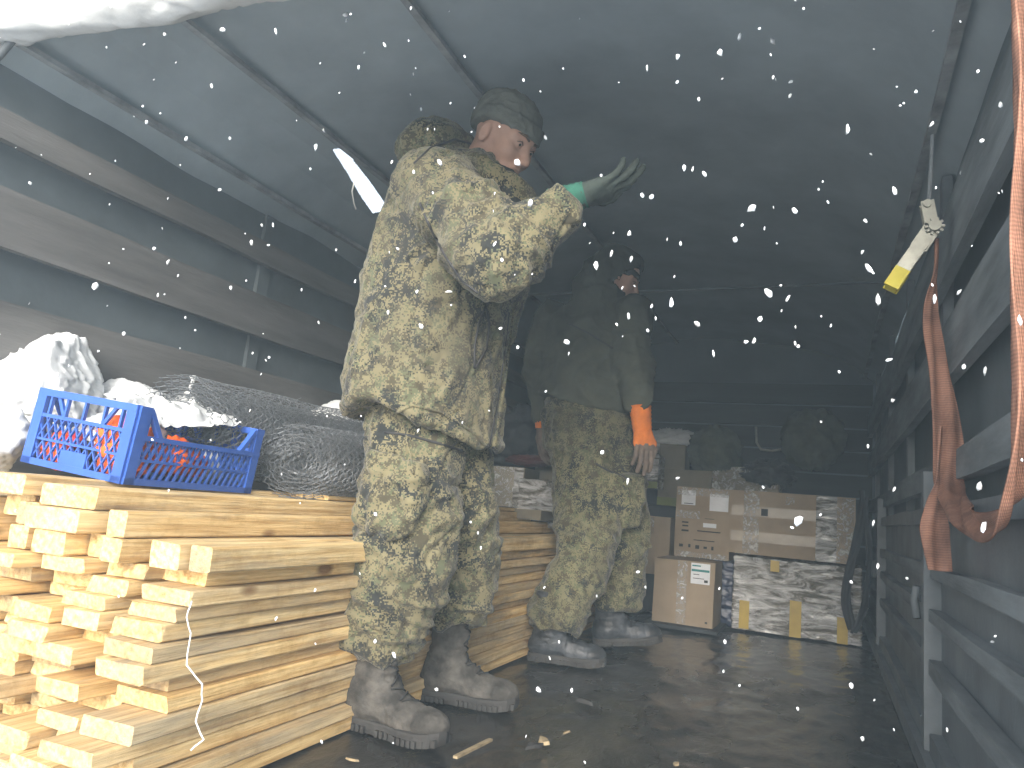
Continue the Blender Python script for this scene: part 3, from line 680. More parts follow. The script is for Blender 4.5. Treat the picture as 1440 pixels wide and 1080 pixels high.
def netting(name, p0, p1, rad, label, layers=6, seed=0, cell=.026):
    # rolled hexagonal wire netting: real wires, several wound layers, slightly crushed
    p0, p1 = np.array(p0, float), np.array(p1, float); ax = p1 - p0; Ln = np.linalg.norm(ax); ax /= Ln
    u = np.cross(ax, [0, 0, 1.]); u /= np.linalg.norm(u); w = np.cross(u, ax)
    r = np.random.default_rng(seed); SA = []; SB = []
    for ly in range(layers):
        R0 = rad * (1 - .13 * ly); na = max(8, int(2 * math.pi * R0 / cell)); nl = int(Ln / (cell * .87))
        def pts(i, j, half):
            a = 2 * math.pi * (i + .5 * half) / na; l = j * cell * .87
            k = np.stack([l * 2.1, np.cos(a) * 1.4 + seed, np.sin(a) * 1.4 + ly], 1); n1 = noise(k); n2 = noise(k * 3.1 + 7)
            rr = R0 * (1 + .09 * n1 + .04 * n2); l = l + .016 * noise(k * 2.3 + 19)
            return p0 + ax * l[:, None] + u * (rr * np.cos(a) * 1.08)[:, None] + w * (rr * np.sin(a) * .95)[:, None]
        J, I = [q.ravel().astype(float) for q in np.meshgrid(np.arange(nl), np.arange(na), indexing='ij')]; h = J % 2
        a_ = pts(I, J, h); b_ = pts(I, J + .42, h)
        for q0, q1 in ((a_, b_), (b_, pts(I, J + 1, 1 - h)), (b_, pts(np.where(h == 0, I - 1, I + 1), J + 1, 1 - h))): SA.append(q0); SB.append(q1)
        j = r.uniform(0, nl - 6, 14); a = r.uniform(0, na, 14); z = 0 * j
        SA.append(pts(a, j, z)); SB.append(pts(a + r.uniform(.3, 1.2, 14), j + r.uniform(2, 4, 14), z) + w * .012)
    A = np.concatenate(SA); B = np.concatenate(SB); D = B - A; D /= np.linalg.norm(D, axis=1)[:, None] + 1e-9
    U = np.cross(D, np.array([.3, .2, .93])); U /= np.linalg.norm(U, axis=1)[:, None] + 1e-9; W = np.cross(D, U); t = .0015; n_ = len(A)
    V = np.concatenate([A + U*t, A - .5*U*t + .87*W*t, A - .5*U*t - .87*W*t, B + U*t, B - .5*U*t + .87*W*t, B - .5*U*t - .87*W*t])
    I = np.arange(n_); F_ = np.concatenate([np.stack([I + a * n_, I + b * n_, I + (b + 3) * n_, I + (a + 3) * n_], 1) for a, b in ((0, 1), (1, 2), (2, 0))])
    me = bpy.data.meshes.new(name); me.from_pydata(V.tolist(), [], F_.tolist()); me.update()
    o = link(name, me, MAT['wire'])
    return tag(o, label, 'netting', 'rolls of wire netting on the lumber')
netting('wire_netting_roll', (-1.79, 1.62, .755), (-1.79, 3.25, .755), .155, 'upper roll of grey hexagonal wire netting beside the slatted wall', 6, 1)
netting('wire_netting_roll', (-1.475, 1.80, .680), (-1.475, 2.95, .680), .12, 'lower roll of grey wire netting along the aisle side of the lumber', 6, 2)
lump('plastic_sheet', at(478, 582, 2.65), (.16, .10, .05), MAT['sack'], 'pale plastic sheet lying on the far part of the upper netting roll', 'sheet', 1, 2, None, 50, 30, facets=24)

# ------------------------------------------------------------------ boxes and bundles at the far end of the bed
def carton(x0, x1, y0, y1, z0, z1, mat, label, cat='box', marks=(), yaw=0, crumple=0, seed=0, group='boxes stacked at the far end of the bed', name='cardboard_box', tilt=0):
    t = thing(name, label, cat, ((x0 + x1) / 2, y0, z0), group, yaw); t.rotation_euler = (0, tilt, yaw)
    w, d, h = x1 - x0, y1 - y0, z1 - z0; n_ = 64 if crumple else 10; V = []; F_ = []
    def face(o, a, b_, na, nb):
        i0 = len(V)
        for i in range(na + 1):
            for j in range(nb + 1): V.append(np.array(o) + np.array(a) * i / na + np.array(b_) * j / nb)
        for i in range(na):
            for j in range(nb): F_.append((i0+i*(nb+1)+j, i0+(i+1)*(nb+1)+j, i0+(i+1)*(nb+1)+j+1, i0+i*(nb+1)+j+1))
    face((-w/2, 0, 0), (w, 0, 0), (0, 0, h), n_, n_); face((w/2, 0, 0), (0, d, 0), (0, 0, h), n_, n_); face((w/2, d, 0), (-w, 0, 0), (0, 0, h), n_, n_)
    face((-w/2, d, 0), (0, -d, 0), (0, 0, h), n_, n_); face((-w/2, 0, h), (w, 0, 0), (0, d, 0), n_, n_); face((-w/2, d, 0), (w, 0, 0), (0, -d, 0), n_, n_)
    P = np.array(V); c = np.array([0, d/2, h/2]); q = (P - c) / (np.array([w, d, h]) / 2)
    s = noise(P * 4 + seed * 7.1) * .006 + (.004 + .0 * seed) * (1 - q[:, 0]**2) * (1 - q[:, 2]**2)
    nrm = q / (np.linalg.norm(q, axis=1)[:, None]); nrm = np.where(np.abs(q) > .999, np.sign(q), 0); nrm = nrm / np.maximum(np.linalg.norm(nrm, axis=1)[:, None], 1e-6)
    if crumple: s = s + crumple * (ridge(P * np.array([9, 9, 17.]) + seed) * .6 + ridge(P * np.array([23, 23, 37.]) + seed) * .3)
    P = P + nrm * s[:, None]
    P[:, 2] = np.maximum(P[:, 2], 0.0005)
    bm = bmesh.new(); vs = [bm.verts.new(p) for p in P]
    for f in F_: bm.faces.new([vs[i] for i in f])
    bmesh.ops.remove_doubles(bm, verts=bm.verts, dist=1e-3); me = bpy.data.meshes.new('carton'); bm.to_mesh(me); bm.free()
    link('carton', me, mat, t, bool(crumple))
    for k, (nm, mt, u0, v0, u1, v1) in enumerate(marks):   # strips on the front face, fractions from its lower left corner
        X0, X1, Z0, Z1 = -w/2 + u0 * w, -w/2 + u1 * w, v0 * h, v1 * h; nu = max(2, int((X1 - X0) / .02)); nv = max(2, int((Z1 - Z0) / .02))
        nu, nv = min(nu, 26), min(nv, 26); mv = []; mf_ = []
        pr = .010 + .0012 * k + (.004 if crumple else 0)
        for i in range(nu + 1):
            for j in range(nv + 1): mv.append((X0 + (X1 - X0) * i / nu, -pr, Z0 + (Z1 - Z0) * j / nv))
        mv = np.array(mv)
        if nm in ('film', 'tape'): mv[:, 1] -= .003 * np.maximum(ridge(mv * np.array([30, 1, 14.]) + k + seed), 0)
        for i in range(nu):
            for j in range(nv): mf_.append((i*(nv+1)+j, (i+1)*(nv+1)+j, (i+1)*(nv+1)+j+1, i*(nv+1)+j+1))
        mk(nm, mv, mf_, MAT[mt], t, nm in ('film', 'tape'))
    return t
def span(px0, pt, px1, pb, y):
    a, b_ = at(px0, pb, y), at(px1, pt, y); c, d = at(px0, pt, y), at(px1, pb, y)
    return (a[0] + c[0]) / 2, (b_[0] + d[0]) / 2, (a[2] + d[2]) / 2, (b_[2] + c[2]) / 2
def bx(px0, pt, px1, pb, y, dep, mat, label, z0=None, z1=None, **k):
    xa, xb, za, zb = span(px0, pt, px1, pb, y); za = za if z0 is None else z0; zb = zb if z1 is None else z1
    return carton(xa, xb, y, y + dep, za, zb, mat, label, **k)
bx(1030, 788, 1212, 902, 4.62, .45, MAT['silver'], 'large silver wrapped box with yellow tape patches on the floor by the right wall', z0=.004, z1=.415, crumple=.012, seed=1, name='wrapped_box',
   marks=[('tape_patch', 'tape', .06, .02, .14, .40), ('tape_patch', 'tape', .46, .0, .55, .48), ('tape_patch', 'tape', .82, .0, .90, .34), ('tape_patch', 'tape', .30, .84, .37, .99)])
bx(1025, 690, 1203, 788, 4.66, .42, MAT['carton'], 'wide brown cardboard box with film bands on top of the silver wrapped box', z0=.43, z1=.80, seed=2,
   marks=[('tape', 'tape_b', .02, .60, .74, .76), ('tape', 'tape_b', .02, .20, .70, .36), ('film', 'clear', .12, .0, .25, 1.0), ('film', 'silver', .70, .0, .86, 1.0), ('film', 'clear', .86, .02, .99, .98), ('film', 'clear', .46, .82, .53, .95), ('print', 'ink', .265, .62, .32, .73)])
bx(950, 681, 1027, 786, 4.70, .34, MAT['carton'], 'upright brown carton with two white labels and printed symbols', z0=.375, z1=.80, seed=3,
   marks=[('label_sheet', 'paper', .10, .74, .36, .95), ('label_sheet', 'paper', .62, .68, .96, .92), ('film', 'clear', .02, .88, .98, .99), ('film', 'clear', .02, .55, .45, .66), ('film', 'clear', .04, .0, .98, .08),
          ('label_sheet', 'paper', .52, .44, .76, .50), ('print', 'ink', .13, .48, .25, .50), ('print', 'ink', .14, .43, .25, .45), ('print', 'ink', .13, .36, .26, .385), ('print', 'ink', .42, .375, .84, .39), ('print', 'ink', .36, .245, .74, .257),
          ('print', 'ink', .10, .14, .17, .18), ('print', 'ink', .27, .14, .31, .185), ('print', 'ink', .40, .13, .47, .18), ('print', 'ink', .55, .14, .61, .17), ('print', 'ink', .69, .13, .73, .18), ('print', 'ink', .16, .755, .33, .765), ('print', 'ink', .55, .56, .72, .566)])
bx(918, 786, 1004, 884, 4.34, .36, MAT['carton'], 'brown cardboard box with a white and teal shipping label standing on the floor', z0=.02, z1=.372, seed=4,
   marks=[('film', 'clear', .40, .02, .56, .99), ('label_sheet', 'paper', .62, .66, .93, .98), ('label_band', 'teal', .63, .85, .92, .885), ('print', 'ink', .66, .80, .76, .81), ('print', 'ink', .66, .74, .84, .75), ('print', 'ink', .84, .69, .90, .73), ('print', 'teal', .64, .93, .78, .95), ('print', 'ink', .88, .07, .92, .10)])
bx(888, 727, 941, 814, 4.80, .30, MAT['carton'], 'plain brown carton with a torn strip of film, beside the upright labelled carton', z0=.24, z1=.60, seed=5, marks=[('film', 'clear', .36, .70, .58, .99)])
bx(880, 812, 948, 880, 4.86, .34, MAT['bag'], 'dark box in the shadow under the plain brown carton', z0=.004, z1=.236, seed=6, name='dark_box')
bx(1003, 790, 1030, 880, 4.68, .30, MAT['bluebag'], 'narrow navy plastic bundle squeezed between the two floor boxes', z0=.004, z1=.372, seed=7, crumple=.012, name='plastic_bundle')
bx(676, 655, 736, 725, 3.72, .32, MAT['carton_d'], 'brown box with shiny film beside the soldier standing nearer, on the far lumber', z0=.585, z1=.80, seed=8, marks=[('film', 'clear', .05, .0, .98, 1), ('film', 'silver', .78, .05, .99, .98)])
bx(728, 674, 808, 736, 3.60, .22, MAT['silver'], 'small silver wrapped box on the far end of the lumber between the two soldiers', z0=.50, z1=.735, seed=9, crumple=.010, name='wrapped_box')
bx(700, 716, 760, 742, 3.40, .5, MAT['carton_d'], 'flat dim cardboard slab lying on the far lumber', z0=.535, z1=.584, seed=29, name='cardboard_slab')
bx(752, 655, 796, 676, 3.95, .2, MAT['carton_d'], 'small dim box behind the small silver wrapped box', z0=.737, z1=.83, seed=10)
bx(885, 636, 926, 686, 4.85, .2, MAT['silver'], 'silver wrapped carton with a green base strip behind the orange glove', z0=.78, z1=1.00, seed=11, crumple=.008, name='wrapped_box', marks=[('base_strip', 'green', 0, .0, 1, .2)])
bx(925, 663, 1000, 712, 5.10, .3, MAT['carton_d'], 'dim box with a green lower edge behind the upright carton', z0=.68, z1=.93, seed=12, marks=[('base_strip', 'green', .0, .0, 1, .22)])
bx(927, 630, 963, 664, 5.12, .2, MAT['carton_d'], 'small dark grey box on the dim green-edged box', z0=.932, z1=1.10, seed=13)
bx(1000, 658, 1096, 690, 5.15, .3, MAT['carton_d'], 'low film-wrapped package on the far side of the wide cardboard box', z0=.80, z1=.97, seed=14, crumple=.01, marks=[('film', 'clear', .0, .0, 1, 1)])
# support of what lies deeper in the dark
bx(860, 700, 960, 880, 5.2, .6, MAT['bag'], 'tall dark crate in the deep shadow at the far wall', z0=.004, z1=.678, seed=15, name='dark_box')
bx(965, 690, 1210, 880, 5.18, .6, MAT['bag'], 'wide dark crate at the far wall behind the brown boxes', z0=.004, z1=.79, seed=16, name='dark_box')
lump('canvas_roll', at(1006, 636, 5.3), (.17, .3, .17), MAT['olive'], 'round olive canvas roll lying end-on above the boxes', 'roll', .12, 2, 'canvas rolls', 50, 30)
lump('canvas_roll', at(1143, 618, 5.45), (.20, .28, .19), MAT['olive'], 'dim olive canvas roll in the far right corner', 'roll', .12, 2, 'canvas rolls', 50, 30)
lump('plastic_bundle', at(945, 622, 5.35), (.2, .15, .08), MAT['sack'], 'grey plastic sheet bundled beside the round olive canvas roll', 'bundle', .4, 2.2, None, 60, 36)
lump('dark_bag', at(730, 618, 4.2), (.20, .2, .20), MAT['bag'], 'dark bulging bag between the two soldiers', 'bag', .25, 1.6, None, 60, 40)
lump('red_cloth', at(745, 648, 3.85), (.12, .06, .03), MAT['maroon'], 'dark red cloth lying beneath the dark bulging bag', 'cloth', .3, 2)
lump('dark_bag', at(1080, 668, 5.25), (.16, .2, .09), MAT['bag'], 'dark sagging bag between the canvas rolls', 'bag', .3, 1.8, None, 60, 40)
hp = [at(1063, 600, 5.1), at(1064, 622, 5.1), at(1070, 632, 5.1), at(1085, 634, 5.1), at(1099, 632, 5.1)]
tag(MB().tube(hp, .008, 8).build('bent_wire', MAT['zinc'], smooth=True), 'bent pale wire above the dark sagging bag', 'wire')
# pallet boards under the box, black strap along the wrapped box
xa, xb, _, _ = span(905, 880, 1010, 900, 4.30)
tag(MB().box((xa, 4.26, .002), (xb, 4.74, .019)).build('base_board', MAT['plank_dark']), 'flat dark board on the floor under the shipping-label box', 'board')

def ribbon(name, pts, dirs, width, thick, mat, parent=None, sub=8):
    pts = np.array(pts, float); dirs = np.array(dirs, float); n_ = len(pts)
    tt = np.linspace(0, n_ - 1, (n_ - 1) * sub + 1)
    def cr(A):                            # Catmull-Rom
        o = []
        for t in tt:
            i = min(int(t), n_ - 2); s = t - i; p = [A[max(i-1, 0)], A[i], A[i+1], A[min(i+2, n_-1)]]
            o.append(.5 * (2*p[1] + (p[2]-p[0])*s + (2*p[0]-5*p[1]+4*p[2]-p[3])*s*s + (3*p[1]-p[0]-3*p[2]+p[3])*s**3))
        return np.array(o)
    p = cr(pts); d = cr(dirs); d /= np.linalg.norm(d, axis=1)[:, None]
    T = np.gradient(p, axis=0); T /= np.linalg.norm(T, axis=1)[:, None]; Nn = np.cross(T, d); Nn /= np.linalg.norm(Nn, axis=1)[:, None]
    wd = np.interp(tt, range(n_), width if hasattr(width, '__len__') else [width] * n_); K = 8; v = []; f = []; uv = []
    ln = np.concatenate([[0], np.cumsum(np.linalg.norm(np.diff(p, axis=0), axis=1))])
    for i in range(len(p)):
        for s in (1, -1):
            for k in range(K + 1):
                a = k / K - .5; v.append(p[i] + d[i] * a * wd[i] + Nn[i] * (s * thick / 2 + .006 * math.sin(a * 9 + ln[i] * 14) * (wd[i] / .05)))
                uv.append((a * 6, ln[i] * 60))
    R_ = 2 * (K + 1)
    for i in range(len(p) - 1):
        for k in range(K):
            f.append((i*R_+k, i*R_+k+1, (i+1)*R_+k+1, (i+1)*R_+k)); f.append((i*R_+K+1+k, (i+1)*R_+K+1+k, (i+1)*R_+K+2+k, i*R_+K+2+k))
        for k0, k1 in ((0, K+1), (K, 2*K+1)): f.append((i*R_+k0, (i+1)*R_+k0, (i+1)*R_+k1, i*R_+k1))
    o = mk(name, v, f, mat, None, True); ul = o.data.uv_layers.new(name='uv'); 
    for lp in o.data.loops: ul.data[lp.index].uv = uv[lp.vertex_index]
    if parent is not None: keep(o, parent)
    return o
p = [at(1216, 700, 4.54), at(1205, 760, 4.52), at(1192, 815, 4.50), at(1190, 850, 4.50), at(1199, 885, 4.50)]
st = ribbon('lashing_strap', p, [(1, 0, .2)] * 5, .05, .003, MAT['web_b']); tag(st, 'black lashing strap hanging in front of the silver wrapped box', 'strap')
p = [at(1212, 690, 4.47), at(1222, 770, 4.46), at(1216, 850, 4.47), at(1200, 890, 4.48)]
st = ribbon('lashing_strap', p, [(.6, .8, 0)] * 4, .05, .003, MAT['web_b']); tag(st, 'second black strap end hanging between the wrapped box and the right wall', 'strap')

# ------------------------------------------------------------------ orange ratchet strap on the right wall
sr = thing('ratchet_strap', 'orange ratchet strap with yellow-ended handle hanging on the right side wall', 'strap', tuple(at(1315, 800, 2.0)))
YS = 2.02
def s_(px, py, y=YS): return at(px, py, y)
ribbon('upper_cord', [s_(1311, 190), s_(1309, 235), s_(1306, 285)], [(1, 0, 0)] * 3, .008, .006, MAT['rib'], sr)
def w_(px, py, x=.245): return atx(px, py, x)
ribbon('webbing', [s_(1317, 335), s_(1316, 380), s_(1309, 440), s_(1318, 510), s_(1328, 570), s_(1334, 625), s_(1334, 675), s_(1345, 710, 1.9), w_(1368, 738, .235), w_(1400, 737, .24), w_(1424, 700), w_(1431, 600), w_(1433, 420), w_(1434, 200), w_(1433, -40), w_(1432, -160)],
       [(.5, .9, 0), (.3, 1, 0), (.9, .4, 0), (.8, .5, 0), (1, .2, 0), (1, .1, 0), (1, 0, -.1), (.8, 0, .7), (.2, .2, 1), (.1, .3, 1), (.5, .5, .5), (.4, 1, 0), (.4, 1, 0), (.4, 1, 0), (.4, 1, 0), (.4, 1, 0)],
       [.022, .024, .034, .05, .062, .068, .062, .058, .05, .05, .05, .05, .05, .05, .05, .05], .003, MAT['web'], sr)
ribbon('webbing_tail', [s_(1322, 600, 2.01), s_(1319, 670, 2.01), s_(1317, 705, 2.0), s_(1314, 745, 1.99), s_(1322, 803, 1.98)], [(.2, 1, 0), (.4, .9, 0), (.9, .3, 0), (1, .2, 0), (1, .2, 0)], [.03, .012, .04, .06, .05], .003, MAT['web'], sr)
def r3(*a): return np.array(s_(*a, 2.0))
mb = MB()
for o_ in (-.014, .014):
    off = np.array([0, o_, 0]); mb.bar(r3(1303, 285) + off, r3(1311, 330) + off, .030, .004, (0, 1, 0)); mb.bar(r3(1311, 322) + off, r3(1290, 352) + off, .040, .004, (0, 1, 0))
keep(mb.build('ratchet_body', MAT['zinc']), sr)
mb = MB(); c = r3(1313, 322); mb.tube([c + np.array([0, -.03, 0]), c + np.array([0, .03, 0])], .014, 12)
for k in range(10):
    a = k * .628; q = r3(1313, 322) + np.array([.022 * math.cos(a), -.02, .022 * math.sin(a)]); mb.bar(r3(1313, 322) + np.array([0, -.02, 0]), q, .006, .004, (0, 1, 0))
keep(mb.build('ratchet_wheel', MAT['zinc']), sr)
mb = MB(); c = r3(1303, 290); mb.tube([c + np.array([0, -.022, 0]), c + np.array([0, .022, 0])], .010, 12); keep(mb.build('axle_pin', MAT['zinc']), sr)
mb = MB()
for o_ in (-.02, .02): off = np.array([0, o_, 0]); mb.bar(r3(1298, 340) + off, r3(1266, 385) + off, .034, .004, (0, 1, 0))
mb.bar(r3(1290, 352), r3(1275, 373), .02, .036, (0, 1, 0))
hd = keep(mb.build('handle', MAT['zinc']), sr)
mb = MB()
for o_ in (-.0205, .0205): off = np.array([0, o_, 0]); mb.bar(r3(1269, 381) + off, r3(1252, 406) + off, .036, .006, (0, 1, 0))
mb.bar(r3(1260, 394), r3(1252, 406), .03, .038, (0, 1, 0)); keep(mb.build('grip', MAT['yellow']), sr)

# ------------------------------------------------------------------ people
def rotm(yaw=0, pitch=0, roll=0):        # columns: forward, left, up of a thing that faces +X
    return np.array((Matrix.Rotation(yaw, 3, 'Z') @ Matrix.Rotation(pitch, 3, 'Y') @ Matrix.Rotation(roll, 3, 'X')))
def lay(name, srf, pix, width, thick, mat, parent, lift=.003):
    # a narrow trim (seam, zip, flap edge) that follows the garment's surface through the given view points
    bv = BVHTree.FromPolygons([Vector(p) for p in srf[0]], [list(map(int, q)) for q in srf[1]]); out = []
    n_ = len(pix); 
    for i in range(n_ - 1):
        for s in np.linspace(0, 1, 7)[:None if i == n_ - 2 else -1]:
            px = pix[i][0] + (pix[i+1][0] - pix[i][0]) * s; py = pix[i][1] + (pix[i+1][1] - pix[i][1]) * s
            d = Vector(ray(px, py)).normalized(); h = bv.ray_cast(Vector(CAM), d)
            if h[0] is not None: out.append(np.array(h[0]) - np.array(d) * lift)
    if len(out) < 3: return None
    o = MB().tube(out, [width] * len(out), 6).build(name, mat, None, True); return keep(o, parent)

def make_head(c, R, s, parent, skin, name='body', extra=None, lo=None, hi=None, eyes=True, h=.0045):
    # c: point between the ears; R columns forward / left / up
    def T(p): return np.array(c) + R @ (np.array(p) * s)
    def f(P):
        q = (P - np.array(c)) @ R / s
        d = ell(q, (-.012, 0, .055), (.098, .078, .088))                      # skull
        d = smin(d, ell(q, (.035, 0, .005), (.062, .064, .085)), .03)          # face
        d = smin(d, ell(q, (.052, 0, -.062), (.040, .046, .036)), .025)        # jaw
        d = smin(d, ell(q, (.078, 0, -.084), (.018, .022, .016)), .016)        # chin
        for sd in (-1, 1):
            d = smin(d, ell(q, (.060, sd * .042, -.016), (.028, .022, .024)), .022)   # cheekbone
            d = smin(d, cap(q, (.083, sd * .010, .034), (.070, sd * .050, .030), .013, .010), .014)  # brow
            d = -smin(-d, ell(q, (.094, sd * .031, .012), (.020, .018, .013)), .010)  # eye socket
            d = smin(d, ell(q, (.080, sd * .031, .012), (.013, .015, .012)), .004)    # eyelids
            e = ell(q, (-.008, sd * .079, .0), (.019, .010, .031))
            e = -smin(-e, ell(q, (-.004, sd * .089, .002), (.010, .007, .019)), .004)
            d = smin(d, e, .006)
            d = smin(d, ell(q, (.098, sd * .012, -.031), (.011, .009, .009)), .007)   # nostril wing
            d = -smin(-d, ell(q, (.101, sd * .0085, -.0405), (.006, .0045, .004)), .003)
        d = smin(d, cap(q, (.088, 0, .022), (.116, 0, -.024), .0085, .012), .012)     # nose bridge and tip
        d = smin(d, ell(q, (.091, 0, -.050), (.012, .023, .0075)), .007)       # upper lip
        d = smin(d, ell(q, (.090, 0, -.063), (.012, .020, .0075)), .007)       # lower lip
        d = -smin(-d, ell(q, (.104, 0, -.0565), (.010, .022, .0022)), .003)
        d = smin(d, cap(q, (-.022, 0, -.02), (-.045, 0, -.135), .058, .062), .03)     # neck
        if extra is not None: d = smin(d, extra(P), .03)
        return d
    o, srf = sdf_obj(name, f, lo, hi, h, skin, parent, None, 1)
    if eyes:
        for sd in (-1, 1):
            e = lump('eye', T((.0795, sd * .031, .0125)), (.0118 * s,) * 3, MAT['eye'], None, None, 0, 1, None, 20, 14, 0, amp2=0); keep(e, parent)
            i_ = lump('iris', T((.0875, sd * .0305 - .001, .011)), (.0058 * s,) * 3, MAT['iris'], None, None, 0, 1, None, 14, 10, 0, amp2=0); keep(i_, parent)
            mb = MB(); mb.tube([T((.099, sd * .012, .0335)), T((.096, sd * .030, .040)), T((.080, sd * .050, .037))], [.0035 * s, .0045 * s, .002 * s], 6); keep(mb.build('eyebrow', MAT['brow'], None, True), parent)
            mb = MB(); mb.tube([T((.0915, sd * .019, .0145)), T((.0945, sd * .031, .0205)), T((.086, sd * .044, .0145))], [.001 * s, .0018 * s, .001 * s], 5); keep(mb.build('eyelid', MAT['brow'], None, True), parent)
    return T

def hand(parent, wrist, d, palm, side, mat, cuffmat, curl, spread=.22, s=1.0, name='glove', thumb=(.6, .75), cuff_len=.07, cuff_r=.040, dip=None):
    # d: wrist -> knuckles, palm: palm normal, side: +1 when the thumb lies along d x palm
    d = np.array(d, float); d /= np.linalg.norm(d); palm = np.array(palm, float); palm -= d * (palm @ d); palm /= np.linalg.norm(palm)
    u = np.cross(d, palm) * side                                        # towards the thumb
    w = np.array(wrist); pr = []
    kn = [w + d * .088 * s + u * .031 * s, w + d * .092 * s + u * .010 * s, w + d * .088 * s - u * .011 * s, w + d * .080 * s - u * .031 * s]
    lens = [(.042, .026, .020), (.046, .029, .021), (.043, .027, .020), (.034, .020, .018)]
    fing = []
    for i, k in enumerate(kn):
        a = spread * (1.2 - i * .8); dd = d * math.cos(a) + u * math.sin(a) * .8; p = k; b_ = 0; ch_ = [p]
        for j, L_ in enumerate(lens[i]):
            b_ += curl[i] * (.7, 1.0, .75)[j]; q = p + (dd * math.cos(b_) + palm * math.sin(b_)) * L_ * s; ch_.append(q); p = q
        fing.append(ch_)
    t0 = w + d * .028 * s + u * .026 * s; td = d * math.cos(thumb[0]) + u * math.sin(thumb[0]); t1 = t0 + td * .042 * s
    t2 = t1 + (td * .9 + palm * .35 - u * .25 * thumb[1]) * .034 * s; t3 = t2 + (d * .85 + palm * .45 - u * .1) * .026 * s
    def f(P):
        x = smin(cap(P, w + u * .012 * s, kn[0] - d * .012 * s, .021 * s, .0155 * s), cap(P, w - u * .012 * s, kn[3] - d * .012 * s, .020 * s, .0145 * s), .02)
        x = smin(x, smin(cap(P, w, kn[1] - d * .01 * s, .023 * s, .0155 * s), cap(P, w, kn[2] - d * .01 * s, .023 * s, .0155 * s), .02), .016)
        x = smin(x, cap(P, w - d * .05 * s, w, .030 * s, .027 * s), .02)
        for i, ch_ in enumerate(fing):
            g = None
            for j in range(3):
                c_ = cap(P, ch_[j], ch_[j+1], (.0108 - .0009 * j - (.0012 if i == 3 else 0)) * s, (.0102 - .0009 * j - (.0012 if i == 3 else 0)) * s); g = c_ if g is None else smin(g, c_, .004)
            x = smin(x, g, .005)
        th = smin(smin(cap(P, t0, t1, .017 * s, .0125 * s), cap(P, t1, t2, .0125 * s, .0115 * s), .006), cap(P, t2, t3, .0112 * s, .0098 * s), .005)
        return smin(x, th, .010)
    allp = np.array([p for c_ in fing for p in c_] + [t3, w - d * .08, w])
    o, _ = sdf_obj(name, f, allp.min(0) - .05, allp.max(0) + .05, .0034, mat, parent, lambda V: .0012 * noise(V * 90), 1)
    if dip is not None:                   # knitted back of the hand in the cuff colour, coated fingers
        o.data.materials.append(cuffmat); cen = np.array([p.center for p in o.data.polygons]); o.data.polygons.foreach_set('material_index', (((cen - w) @ d + .012 * noise(cen * 60)) < dip).astype(np.int32))
    a, b_ = w - d * cuff_len, w + d * .022 * s
    V = []; F_ = []; n_ = 26
    for k in range(13):
        t = k / 12; c_ = a + (b_ - a) * t; rr = (cuff_r - .008 * t) * (1 + .035 * math.cos(k * 3.1))
        for j in range(n_):
            an = 2 * math.pi * j / n_; V.append(c_ + rr * (math.cos(an) * u + .82 * math.sin(an) * palm) * (1 + .02 * math.cos(j * math.pi)))
        if k: F_ += [((k-1)*n_+j, (k-1)*n_+(j+1)%n_, k*n_+(j+1)%n_, k*n_+j) for j in range(n_)]
    c_ = keep(mk('cuff', V, F_, cuffmat, None, True), parent)
    return o

